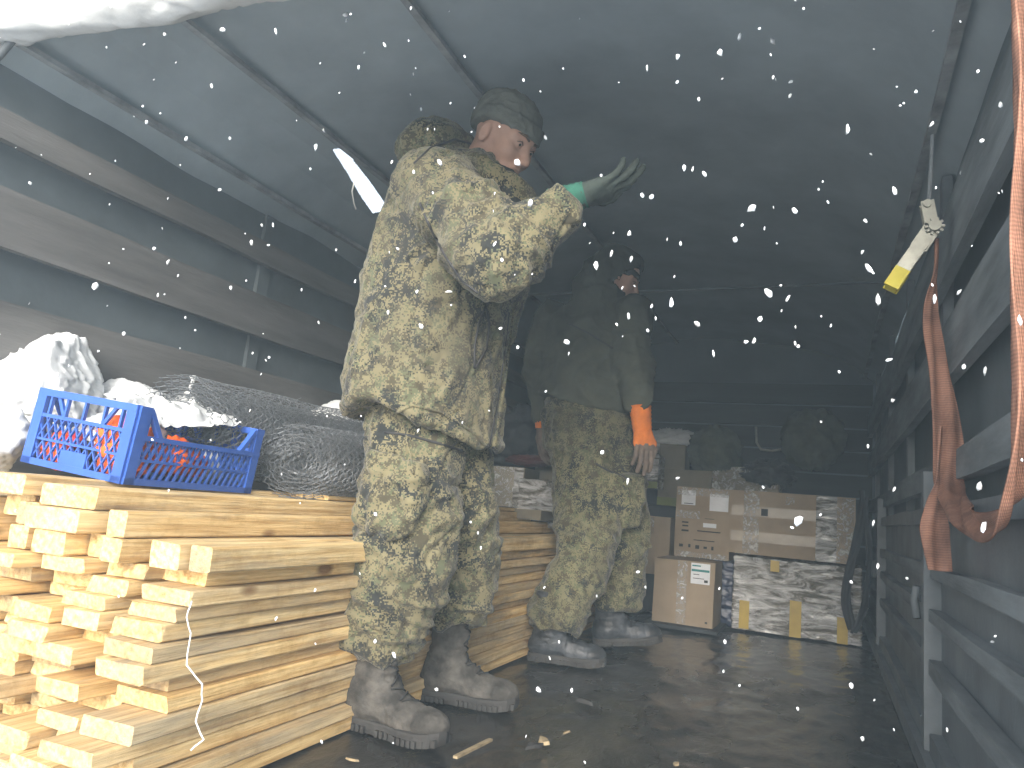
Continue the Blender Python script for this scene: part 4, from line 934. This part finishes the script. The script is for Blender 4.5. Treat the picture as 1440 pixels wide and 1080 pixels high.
def boot(parent, heel, yaw, mat, pitch=0.0, shaft=.30, lean=(0, 0), s=1.0):
    # built toe-forward in its own frame (x: heel 0 -> toe .31), placed by its heel
    e = bpy.data.objects.new('boot', None); C.objects.link(e); e.empty_display_size = .05
    e.matrix_world = Matrix.Translation(heel) @ Matrix.Rotation(yaw, 4, 'Z') @ Matrix.Rotation(pitch, 4, 'Y') @ Matrix.Scale(s, 4)
    def f(P):
        d = vloft(P, [(.06, .072, 0, .062, .047), (.12, .078, 0, .058, .047), (.17, .080 + lean[0] * .3, lean[1] * .3, .056, .049), (shaft, .078 + lean[0], lean[1], .061, .057)])
        d = smin(d, ell(P, (.055, 0, .055), (.056, .040, .045)), .03)
        d = smin(d, cap(P, (.08, 0, .085), (.19, .004, .058), .050, .036), .04)
        d = smin(d, ell(P, (.215, .006, .046), (.088, .050, .040)), .03)
        d = smin(d, ell(P, (.255, .006, .044), (.052, .046, .037)), .02)
        return np.maximum(d, .022 - P[:, 2])
    sd = heel[0] * 9
    def dp(V):
        ank = np.exp(-((V[:, 2] - .135) / .05) ** 2) * .008 * ridge(V * np.array([9, 5, 34.]) + sd) + np.exp(-((V[:, 0] - .165) / .04) ** 2) * .005 * ridge(V * np.array([40, 8, 12.]) + sd)
        toe = .0035 * np.exp(-((V[:, 0] - .232) / .006) ** 2) * (V[:, 2] > .03)
        top = .005 * np.exp(-((V[:, 2] - shaft + .012) / .008) ** 2)
        return ank - toe + top + .0028 * noise(V * 30 + sd) + .004 * ridge(V * np.array([8, 8, 16.]) + sd + 5) * (V[:, 2] > .1)
    V, Q = nets(f, (-.04, -.09, .0), (.34, .09, shaft + .03), .0055); V = relax(V, Q, 2); V = V + vnormals(V, Q) * dp(V)[:, None]
    mk('upper', V, Q, mat, e, True)
    ol = [(0, -.026), (.012, -.036), (.05, -.041), (.10, -.037), (.15, -.039), (.20, -.050), (.25, -.052), (.285, -.042), (.305, -.022), (.311, .004), (.304, .03), (.283, .048), (.24, .055), (.19, .051), (.14, .040), (.09, .037), (.04, .040), (.01, .034), (-.003, .004)]
    n_ = len(ol); v = []
    for z, k in ((0, .97), (.012, 1.0), (.026, 1.0), (.032, .96)):
        for x, y in ol:
            lift = .012 * max(0, (x - .22) / .09) ** 2; arch = .010 if (.095 < x < .135 and z == 0) else 0
            v.append((.155 + (x - .155) * (1 + (k - 1) * .3), y * k, z + lift + arch))
    f_ = [tuple(range(n_))[::-1], tuple(range(3 * n_, 4 * n_))]
    for r_ in range(3): f_ += [(r_*n_+j, r_*n_+(j+1)%n_, (r_+1)*n_+(j+1)%n_, (r_+1)*n_+j) for j in range(n_)]
    mk('sole', v, f_, MAT['sole'], e)
    mb = MB()
    for k in range(20):
        x = .012 + k * .0152
        if .095 < x < .125: continue
        for y in (-.0425, .0425):
            yy = y * (1.22 if .19 < x < .27 else 1) * (.8 if x > .28 else 1); mb.box((x - .0045, yy - .005, .002 + .012 * max(0, (x - .22) / .09) ** 2), (x + .0045, yy + .005, .018 + .012 * max(0, (x - .22) / .09) ** 2))
    mb.build('tread', MAT['sole'], e)['kind'] = 'stuff'
    fr = BVHTree.FromPolygons([Vector(p) for p in V], [list(map(int, q)) for q in Q]); mb = MB()
    rows = [(.186, .086), (.172, .1), (.158, .115), (.148, .135), (.144, .16), (.143, .185), (.142, .21), (.142, .235), (.142, .26)]
    def surf(x, y, z):
        dirn = Vector((-.75, 0, -.65)) if z < .13 else Vector((-1, 0, -.08)); o_ = Vector((x + .06, y, z + (.05 if z < .13 else .005))); h = fr.ray_cast(o_, dirn.normalized())
        return np.array(h[0]) + np.array([.002, 0, .002]) if h[0] is not None else np.array([x, y, z])
    for k, (x, z) in enumerate(rows):
        if z > shaft - .03: break
        pl = [surf(x, y + lean[1] * max(0, (z - .1) / .2), z + (.009 * (1 if k % 2 else -1)) * y / .02) for y in np.linspace(-.022, .022, 6)]
        mb.tube(pl, .0026, 6)
    mb.build('laces', MAT['lace'], e, True)['kind'] = 'stuff'
    return keep_world(e, parent)
def keep_world(e, parent):
    mw = e.matrix_world.copy(); e.parent = parent
    e.matrix_parent_inverse = Matrix.LocRotScale(parent.location, parent.rotation_euler, parent.scale).inverted()
    e.matrix_basis = mw; return e

def limb_folds(V, a, b, amp, freq, seed, lo=0.0, hi=1.0):
    # folds running round a limb, strongest between lo and hi of its length
    a = np.array(a); ab = np.array(b) - a; t = (V - a) @ ab / (ab @ ab); L_ = np.linalg.norm(ab)
    w = np.clip((t - lo) / .15, 0, 1) * np.clip((hi - t) / .15, 0, 1)
    q = np.stack([t * L_ * freq + 1.1 * noise(V * 6 + seed), noise(V * 4 + seed + 3) * 1.2, V[:, 2] * 2.5], 1)
    rad = np.linalg.norm(V - a - t[:, None] * ab, axis=1)
    return np.where(rad < .19, w, 0) * amp * ridge(q + seed, 1.0)

# ---------------- first soldier: side-on, right arm raised
p1 = thing('person', 'soldier in tan pixel camouflage with one gloved hand raised beside the lumber', 'person', (-1.05, 1.95, 0))
SH, EL, WR = np.array([-1.035, 1.715, 1.475]), np.array([-.775, 1.615, 1.215]), np.array([-.615, 1.70, 1.375])
SH2, EL2, WR2 = np.array([-1.0, 2.16, 1.46]), np.array([-1.08, 2.25, 1.19]), np.array([-1.12, 2.20, .97])
HC = np.array([-.943, 1.935, 1.702]); HR = rotm(-.16, .50, .0)
def trunk1(P):
    d = vloft(P, [(.08, -1.077, 1.757, .036, .036), (.3, -1.077, 1.765, .04, .04), (.5, -1.06, 1.80, .06, .06), (.85, -1.09, 1.86, .08, .08)])
    d = np.minimum(d, vloft(P, [(.08, -1.058, 2.13, .036, .036), (.3, -1.055, 2.13, .04, .04), (.5, -1.05, 2.09, .06, .06), (.85, -1.08, 2.0, .08, .08)]))
    d = smin(d, vloft(P, [(.78, -1.09, 1.93, .12, .15), (1.1, -1.1, 1.93, .12, .15), (1.45, -1.06, 1.93, .12, .19), (1.56, -1.03, 1.93, .07, .10)]), .05)
    d = smin(d, cap(P, (-1.03, 1.93, 1.5), HC - np.array([.06, 0, .09]), .06, .055), .04)
    for a, b_, c_ in ((SH, EL, WR), (SH2, EL2, WR2)): d = smin(d, np.minimum(cap(P, a, b_, .05, .042), cap(P, b_, b_ + (c_ - b_) * .82, .040, .028)), .03)
    return d
T1 = make_head(HC, HR, 1.06, p1, MAT['skin'], 'body', trunk1, (-1.30, 1.55, .03), (-.55, 2.42, 1.90), h=.0052)
# jacket
def HEM(P): return np.interp(P[:, 0], [-1.34, -1.25, -1.16, -1.08, -.98, -.88], [.812, .828, .858, .832, .79, .748])
def jk1(P):
    d = vloft(P, [(.70, -1.100, 1.93, .212, .262), (.82, -1.105, 1.93, .213, .266), (.92, -1.113, 1.93, .217, .270), (1.0, -1.118, 1.93, .218, .265), (1.2, -1.105, 1.93, .212, .262), (1.38, -1.085, 1.93, .205, .262), (1.48, -1.07, 1.93, .195, .245), (1.56, -1.055, 1.93, .155, .185), (1.63, -1.03, 1.93, .11, .125), (1.66, -1.02, 1.93, .08, .09)], 2.2)
    d = np.maximum(d, HEM(P) - P[:, 2])
    a1 = smin(cap(P, SH, EL, .112, .100), cap(P, EL, WR - (WR - EL) * .20, .102, .068), .035)
    a2 = smin(cap(P, SH2, EL2, .105, .09), cap(P, EL2, WR2, .088, .06), .035)
    d = smin(d, a1, .022); d = smin(d, a2, .03)
    hd = smin(ell(P, (-1.145, 1.93, 1.665), (.125, .175, .105), rotm(0, -.35)), ell(P, (-1.05, 1.93, 1.565), (.15, .16, .07), rotm(0, .30)), .05)   # folded hood and collar
    hd = -smin(-hd, ell(P, HC + np.array([.015, 0, -.03]), (.112, .102, .135)), .015)
    d = smin(d, hd, .020)
    cl = np.abs(np.linalg.norm((P - (HC + np.array([-.02, 0, -.115]))) / np.array([.128, .118, 1]) * np.array([1, 1, 0]), axis=1) - 1) * .118 - .012
    d = smin(d, np.maximum(cl, np.abs(P[:, 2] - 1.555 + .45 * (P[:, 0] + .95)) - .05), .012)
    nk = cap(P, HC - np.array([.05, 0, .20]), HC, .07, .075)
    return np.maximum(d, -nk)
def jd1(V):
    d = .013 * ridge(V * np.array([5.5, 5.5, 3.0]) + 2.0) + .007 * ridge(V * np.array([10, 10, 6.]) + 6) + .0028 * ridge(V * 24 + 1)
    d += .006 * crease(V * np.array([6, 6, 4.]) + 31, .05) + .005 * crease(V * np.array([9, 9, 12.]) + 17, .06)
    d += limb_folds(V, SH, EL, .020, 14, 4, .25, 1.05) + limb_folds(V, EL, WR, .020, 16, 9, -.05, .98)
    d += .007 * np.exp(-((V[:, 2] - HEM(V) - .02) / .012) ** 2) * (V[:, 0] < -.8) * (V[:, 2] < .95)
    return d
jacket, JS = sdf_obj('jacket', jk1, (-1.42, 1.44, .62), (-.48, 2.46, 1.86), .0068, MAT['camo1'], p1, jd1, 2)
lay('armhole_seam', JS, [(590, 285), (604, 318), (625, 358), (650, 395), (672, 412)], .004, .004, MAT['zip'], p1, .001)
zp = [(683, 430), (673, 455), (668, 485), (667, 518)]; zq = [(683, 430), (688, 455), (684, 492), (668, 518)]
lay('pocket_zip', JS, zp, .0035, .003, MAT['zip'], p1); lay('pocket_zip', JS, zq, .0035, .003, MAT['zip'], p1)
lay('front_placket', JS, [(722, 430), (714, 500), (704, 570), (694, 628)], .008, .004, MAT['camo1'], p1, .002)
lay('front_zip', JS, [(716, 440), (708, 505), (698, 575), (688, 626)], .003, .003, MAT['zip'], p1, .001)
lay('hem_cord', JS, [(508, 596), (540, 588), (580, 570), (620, 580), (660, 605), (684, 628)], .0045, .004, MAT['camo1'], p1, .001)
lay('hood_seam', JS, [(582, 230), (605, 208), (640, 196), (672, 205)], .0035, .003, MAT['zip'], p1, .001)
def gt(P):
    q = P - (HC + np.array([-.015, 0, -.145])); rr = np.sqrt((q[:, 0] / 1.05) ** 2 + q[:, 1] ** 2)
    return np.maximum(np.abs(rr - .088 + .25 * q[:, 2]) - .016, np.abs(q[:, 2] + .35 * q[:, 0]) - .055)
sdf_obj('neck_shade_cloth', gt, HC - np.array([.2, .18, .3]), HC + np.array([.2, .18, 0]), .006, MAT['neck_shade'], p1, lambda V: .006 * ridge(V * np.array([9, 9, 22.]) + 2), 1)  # dark cloth added round the neck, its colour standing for shadow inside the collar
# trousers
RL = [(.185, -1.105, 1.785, .092, .098), (.24, -1.10, 1.79, .108, .108), (.34, -1.07, 1.795, .128, .120), (.42, -1.055, 1.80, .132, .122), (.56, -1.060, 1.81, .132, .125), (.72, -1.085, 1.845, .132, .118), (.84, -1.10, 1.88, .135, .12)]
LL = [(.235, -1.045, 2.135, .088, .092), (.30, -1.04, 2.13, .108, .108), (.42, -1.03, 2.11, .122, .118), (.56, -1.04, 2.09, .128, .122), (.72, -1.07, 2.05, .135, .125), (.84, -1.09, 2.02, .14, .13)]
def tr1(P):
    d = smin(vloft(P, RL), vloft(P, LL), .012); d = smin(d, vloft(P, [(.80, -1.10, 1.94, .16, .19), (.95, -1.10, 1.94, .165, .19), (1.05, -1.10, 1.94, .17, .21)]), .05)
    pk = rbox(P, (-1.055, 1.692, .61), (.088, .028, .10), .018, rotm(.05, .12)); return smin(d, pk, .008)
def td1(V):
    low = np.clip((.45 - V[:, 2]) / .2, 0, 1)
    d = .008 * crease(V * np.array([6, 6, 7.]) + 31, .05) + .006 * crease(V * np.array([9, 9, 16.]) + 12, .06) + .022 * ridge(V * np.array([5, 5, 4.0]) + 14) + .010 * ridge(V * np.array([12, 12, 10.]) + 3) + .0026 * ridge(V * 26 + 8)
    d += low * (.022 * ridge(np.stack([V[:, 0] * 5, V[:, 1] * 5, V[:, 2] * 17 + V[:, 0] * 6], 1) + 5)) + .020 * np.exp(-((V[:, 2] - .50 - .25 * (V[:, 0] + 1.06)) / .09) ** 2) * ridge(np.stack([V[:, 0] * 5, V[:, 1] * 5, V[:, 2] * 15 - V[:, 0] * 9], 1) + 1)
    return d
tr, TS = sdf_obj('trousers', tr1, (-1.32, 1.60, .16), (-.82, 2.32, 1.08), .0066, MAT['camo1'], p1, td1, 2)
lay('pocket_flap', TS, [(540, 608), (575, 612), (612, 622), (650, 634)], .004, .003, MAT['zip'], p1, .0)
lay('pocket_seam', TS, [(571, 612), (578, 640), (582, 668)], .003, .003, MAT['camo1'], p1, .001)
boot(p1, Vector((-1.155, 1.765, .0)), -.10, MAT['boot1'], 0, .30)
boot(p1, Vector((-1.135, 2.115, .0)), .17, MAT['boot1'], 0, .33)
# knitted hat
def hatf(s, R, c, dz):
    def f(P):
        q = (P - c) @ R / s; d = ell(q, (-.014, 0, .058), (.110, .089, .092)); d = smin(d, ell(q, (-.05, 0, .09), (.075, .07, .058)), .03)
        cut = .040 + .10 * (q[:, 0] + .04) * (q[:, 0] > -.04) * .0 - .028 * np.clip((-q[:, 0] - .0) / .08, 0, 1.2) + dz
        rim = np.maximum(ell(q, (-.012, 0, .05), (.117, .096, .11)), np.abs(q[:, 2] - cut - .022) - .020)
        d = np.maximum(d, cut - q[:, 2]); return smin(d, rim, .006) * s
    return f
sdf_obj('knitted_hat', hatf(1.06, HR, HC, 0), HC - .2, HC + .22, .0048, MAT['hat1'], p1, lambda V: .004 * ridge(V * np.array([14, 14, 22.]) + 2) + .003 * ridge(V * 30), 1)
hand(p1, WR + np.array([.012, .012, .028]), (.92, .10, .26), (-.25, .10, .95), -1, MAT['glove_g'], MAT['cuff_g'], (.42, .30, .34, .42), .16, 1.0, thumb=(.75, .3), cuff_r=.046)
hand(p1, WR2 + np.array([.005, -.0, -.05]), (.1, -.0, -.98), (-.5, -.8, -.2), 1, MAT['glove_g'], MAT['cuff_g'], (.35, .4, .4, .45), .12, 1.05, cuff_r=.046)

# ---------------- second soldier: farther in, seen from behind
p2 = thing('person', 'soldier in dark jacket and olive camouflage trousers with orange-cuffed glove, farther inside', 'person', (-1.0, 3.25, 0))
S2R, E2R, W2R = np.array([-.83, 3.22, 1.50]), np.array([-.805, 3.17, 1.26]), np.array([-.752, 3.125, 1.095])
S2L, E2L, W2L = np.array([-1.235, 3.28, 1.50]), np.array([-1.262, 3.24, 1.25]), np.array([-1.235, 3.26, 1.03])
H2 = np.array([-.935, 3.30, 1.69]); H2R = rotm(.10, .35, .0)
def trunk2(P):
    d = vloft(P, [(.08, -1.01, 2.92, .036, .036), (.28, -1.0, 2.935, .04, .04), (.5, -.93, 3.08, .06, .06), (.95, -1.0, 3.22, .08, .08)])
    d = np.minimum(d, vloft(P, [(.09, -.872, 3.372, .036, .036), (.28, -.868, 3.372, .04, .04), (.5, -.85, 3.36, .06, .06), (.95, -.95, 3.30, .08, .08)]))
    d = smin(d, vloft(P, [(.9, -1.02, 3.25, .14, .12), (1.2, -1.03, 3.26, .15, .12), (1.48, -1.03, 3.28, .18, .11), (1.56, -1.0, 3.30, .09, .08)]), .05)
    d = smin(d, cap(P, (-1.01, 3.29, 1.5), H2 - np.array([.04, .04, .09]), .06, .055), .04)
    for a, b_, c_ in ((S2R, E2R, W2R), (S2L, E2L, W2L)): d = smin(d, np.minimum(cap(P, a, b_, .05, .042), cap(P, b_, b_ + (c_ - b_) * .82, .040, .028)), .03)
    return d
make_head(H2, H2R, 1.0, p2, MAT['skin'], 'body', trunk2, (-1.40, 2.82, .04), (-.65, 3.55, 1.90), h=.0062)
def jk2(P):
    d = vloft(P, [(1.045, -1.03, 3.25, .222, .175), (1.12, -1.035, 3.25, .222, .175), (1.3, -1.04, 3.26, .215, .172), (1.46, -1.035, 3.275, .225, .165), (1.55, -1.02, 3.29, .17, .125), (1.62, -1.0, 3.30, .10, .10)], 2.3)
    d = np.maximum(d, 1.062 - .06 * np.clip((P[:, 0] + 1.03) / .2, -1, 1) - P[:, 2])
    d = smin(d, smin(cap(P, S2R, E2R, .098, .086), cap(P, E2R, W2R, .084, .062), .03), .018)
    d = smin(d, smin(cap(P, S2L, E2L, .092, .078), cap(P, E2L, W2L, .076, .058), .03), .018)
    d = smin(d, ell(P, (-1.0, 3.27, 1.60), (.13, .11, .075)), .03)
    q = (P - H2) @ H2R; hd = ell(q, (-.03, 0, .03), (.135, .115, .150)); hd = smin(hd, ell(q, (-.10, 0, -.08), (.10, .11, .09)), .05)
    hd = np.maximum(hd, q[:, 0] - .072 - .12 * (q[:, 2] - .02)); hd = np.maximum(hd, -ell(q, (-.005, 0, .0), (.14, .098, .128))); d = smin(d, hd, .02)
    return np.maximum(d, -cap(P, H2 - np.array([.04, .04, .16]), H2, .06, .075))
def jd2(V):
    d = .017 * ridge(V * np.array([5, 5, 4.]) + 22) + .009 * ridge(V * np.array([12, 12, 9.]) + 16) + .002 * ridge(V * 24)
    return d + limb_folds(V, S2R, E2R, .010, 14, 31, .3, 1.05) + limb_folds(V, E2R, W2R, .011, 18, 37, -.05, .97) + limb_folds(V, S2L, W2L, .009, 14, 39, .3, .97)
_, J2 = sdf_obj('jacket', jk2, (-1.40, 3.0, .96), (-.64, 3.50, 1.92), .0075, MAT['jacket2'], p2, jd2, 2)
L2 = [(.13, -1.0, 2.935, .105, .105), (.19, -.985, 2.945, .125, .12), (.30, -.945, 2.99, .122, .118), (.42, -.925, 3.04, .115, .115), (.52, -.93, 3.09, .135, .125), (.70, -.97, 3.17, .15, .135), (.92, -1.03, 3.22, .155, .145), (1.0, -1.03, 3.24, .155, .15)]
R2 = [(.19, -.86, 3.375, .095, .10), (.30, -.845, 3.37, .112, .112), (.48, -.84, 3.35, .12, .12), (.75, -.89, 3.31, .14, .135), (1.0, -.96, 3.27, .15, .15)]
def tr2(P):
    d = smin(vloft(P, L2), vloft(P, R2), .02); d = smin(d, vloft(P, [(.88, -1.01, 3.25, .20, .16), (1.12, -1.02, 3.25, .205, .165)]), .06)
    return smin(d, rbox(P, (-.80, 3.165, .66), (.03, .085, .11), .018, rotm(-.75)), .010)
def td2(V):
    low = np.clip((.35 - V[:, 2]) / .15, 0, 1)
    return .019 * ridge(V * np.array([5, 5, 4.]) + 44) + .010 * ridge(V * np.array([11, 11, 10.]) + 33) + .0025 * ridge(V * 24 + 8) + low * .016 * ridge(np.stack([V[:, 0] * 5, V[:, 1] * 5, V[:, 2] * 19 + V[:, 0] * 8], 1) + 5) + .012 * np.exp(-((V[:, 2] - .47) / .07) ** 2) * ridge(np.stack([V[:, 0] * 5, V[:, 1] * 5, V[:, 2] * 16 + V[:, 0] * 7], 1) + 1)
_, T2 = sdf_obj('trousers', tr2, (-1.30, 2.80, .10), (-.66, 3.52, 1.14), .0075, MAT['camo2'], p2, td2, 2)
lay('pocket_flap', T2, [(838, 652), (855, 662), (872, 668), (888, 675)], .005, .003, MAT['zip'], p2, .0)
lay('jacket_yoke_seam', J2, [(800, 455), (830, 470), (862, 490)], .004, .003, MAT['zip'], p2, .001)
boot(p2, Vector((-1.085, 2.905, .0)), .22, MAT['boot2'], 0, .27)
boot(p2, Vector((-.945, 3.345, .012)), .36, MAT['boot2'], -.12, .28)
sdf_obj('knitted_hat', hatf(.93, H2R, H2, -.012), H2 - .2, H2 + .22, .006, MAT['hat2'], p2, lambda V: .003 * ridge(V * np.array([14, 14, 22.]) + 2), 1)
hand(p2, W2R + np.array([.024, -.012, -.115]), (.16, -.05, -.98), (-.75, .65, 0), 1, MAT['glove_o'], MAT['cuff_o'], (.28, .26, .3, .34), .10, 1.12, thumb=(.5, .4), cuff_len=.085, cuff_r=.050, dip=.085)
hand(p2, W2L + np.array([.0, .0, -.04]), (.0, .05, -.98), (.75, .65, 0), -1, MAT['glove_o'], MAT['cuff_o'], (.35, .35, .4, .4), .08, 1.08, cuff_len=.04, cuff_r=.050)

# ------------------------------------------------------------------ litter on the bed floor
def chip(px, py, s, mat, label, name='wood_chip'):
    p = atz(px, py, .004); r = random.Random(px * 7 + py); v = []
    a0 = r.uniform(0, 3)
    for k in range(6):
        a = a0 + k * 1.047; q = s * r.uniform(.5, 1.1); v.append((q * math.cos(a) * 1.6, q * math.sin(a) * .8, r.uniform(0, .3) * s))
    n_ = len(v); v = v + [(x * .85, y * .85, z + s * .35) for x, y, z in v]
    f = [tuple(range(n_))[::-1], tuple(range(n_, 2 * n_))] + [(i, (i + 1) % n_, n_ + (i + 1) % n_, n_ + i) for i in range(n_)]
    o = mk(name, v, f, mat); o.location = p; o.rotation_euler = (0, 0, r.uniform(0, 6)); return tag(o, label, 'chip' if name == 'wood_chip' else 'clod', 'litter on the bed floor')
chip(797, 1032, .014, MAT['chip'], 'pale wood chip near the middle of the floor')
chip(765, 1045, .022, MAT['chip'], 'larger pale wood chip beside the dark clod in the foreground')
chip(753, 1052, .022, MAT['sole'], 'dark clod beside the larger pale wood chip', 'mud_clod')
chip(822, 990, .026, MAT['sole'], 'dark clod on the floor between the soldiers and the camera', 'mud_clod')
chip(495, 1070, .012, MAT['chip'], 'small wood chip beside the near boot toe at the lower edge')
chip(950, 1076, .010, MAT['chip'], 'small wood chip at the lower edge of the picture')
chip(1010, 905, .035, MAT['sole'], 'mud clod in front of the shipping-label box', 'mud_clod')
mb = MB(); a, b_ = atz(640, 1065, .004), atz(690, 1040, .004); mb.bar(a, b_, .012, .006)
tag(mb.build('wood_sliver', MAT['chip']), 'long wood sliver on the muddy floor by the near boot', 'sliver')

# ------------------------------------------------------------------ falling snow
sv, sf = [], []; r = np.random.default_rng(21)
ico = [(0,0,1),(.89,0,.45),(.28,.85,.45),(-.72,.53,.45),(-.72,-.53,.45),(.28,-.85,.45),(.72,.53,-.45),(-.28,.85,-.45),(-.89,0,-.45),(-.28,-.85,-.45),(.72,-.53,-.45),(0,0,-1)]
icf = [(0,1,2),(0,2,3),(0,3,4),(0,4,5),(0,5,1),(1,6,2),(2,7,3),(3,8,4),(4,9,5),(5,10,1),(2,6,7),(3,7,8),(4,8,9),(5,9,10),(1,10,6),(11,7,6),(11,8,7),(11,9,8),(11,10,9),(11,6,10)]
def flake(p, s, st=1.5):
    q = np.array(ico) * r.uniform(.6, 1.2, (12, 1)); A = r.normal(size=(3, 3)) * .25 + np.eye(3); q = q @ A * np.array([s, s, s * st]); n_ = len(sv)
    sv.extend((np.array(p) + q).tolist()); sf.extend([tuple(i + n_ for i in t) for t in icf])
for k in range(330):
    y = r.uniform(.55, 1.9); px, py = r.uniform(-60, 1500), r.uniform(-40, 1120) ** 1.0
    if r.random() < .45: py = r.uniform(0, 520)
    d = at(px, py, y); sc = .0013 + .0026 * r.random() ** 3
    flake(d, sc * (y / .95))
for px, py, s in ((134, 402, 5.5), (388, 44, 4), (953, 80, 3.6), (1012, 74, 4), (1057, 293, 6), (1117, 297, 3.5), (1080, 411, 4.5), (1192, 181, 4), (910, 96, 3), (592, 459, 4.5), (797, 481, 4), (728, 229, 5), (384, 317, 4.2), (1222, 377, 5), (222, 415, 3.5), (313, 42, 4), (541, 63, 3), (757, 970, 3.6), (746, 285, 3.5), (1034, 337, 3), (916, 277, 4), (1123, 732, 4), (206, 172, 3.5), (262, 195, 3), (619, 228, 3.5)):  # one flake by the right eave stands in for light through tarp holes
    flake(at(px, py, .95), s * .95 / 1040 * 1.15, 1.35)
tag(mk('falling_snow', sv, sf, MAT['snow'], None, True), 'small white snowflakes drifting in through the open rear', None, kind='stuff')

# ------------------------------------------------------------------ damp, hazy air
hb = MB().box((-16, -16, -2.3), (16, 16, 2.45)).build('haze', None)
hm = bpy.data.materials.new('damp_air'); hm.use_nodes = True; hn = hm.node_tree.nodes; hn.clear()
ho = hn.new('ShaderNodeOutputMaterial'); hv_ = hn.new('ShaderNodeVolumePrincipled'); hv_.inputs['Density'].default_value = HAZE
hv_.inputs['Color'].default_value = (.68, .87, 1, 1); hv_.inputs['Anisotropy'].default_value = .1
hm.node_tree.links.new(hv_.outputs[0], ho.inputs['Volume']); hb.data.materials.append(hm)
tag(hb, 'thin pale damp haze filling the air', None, kind='stuff')
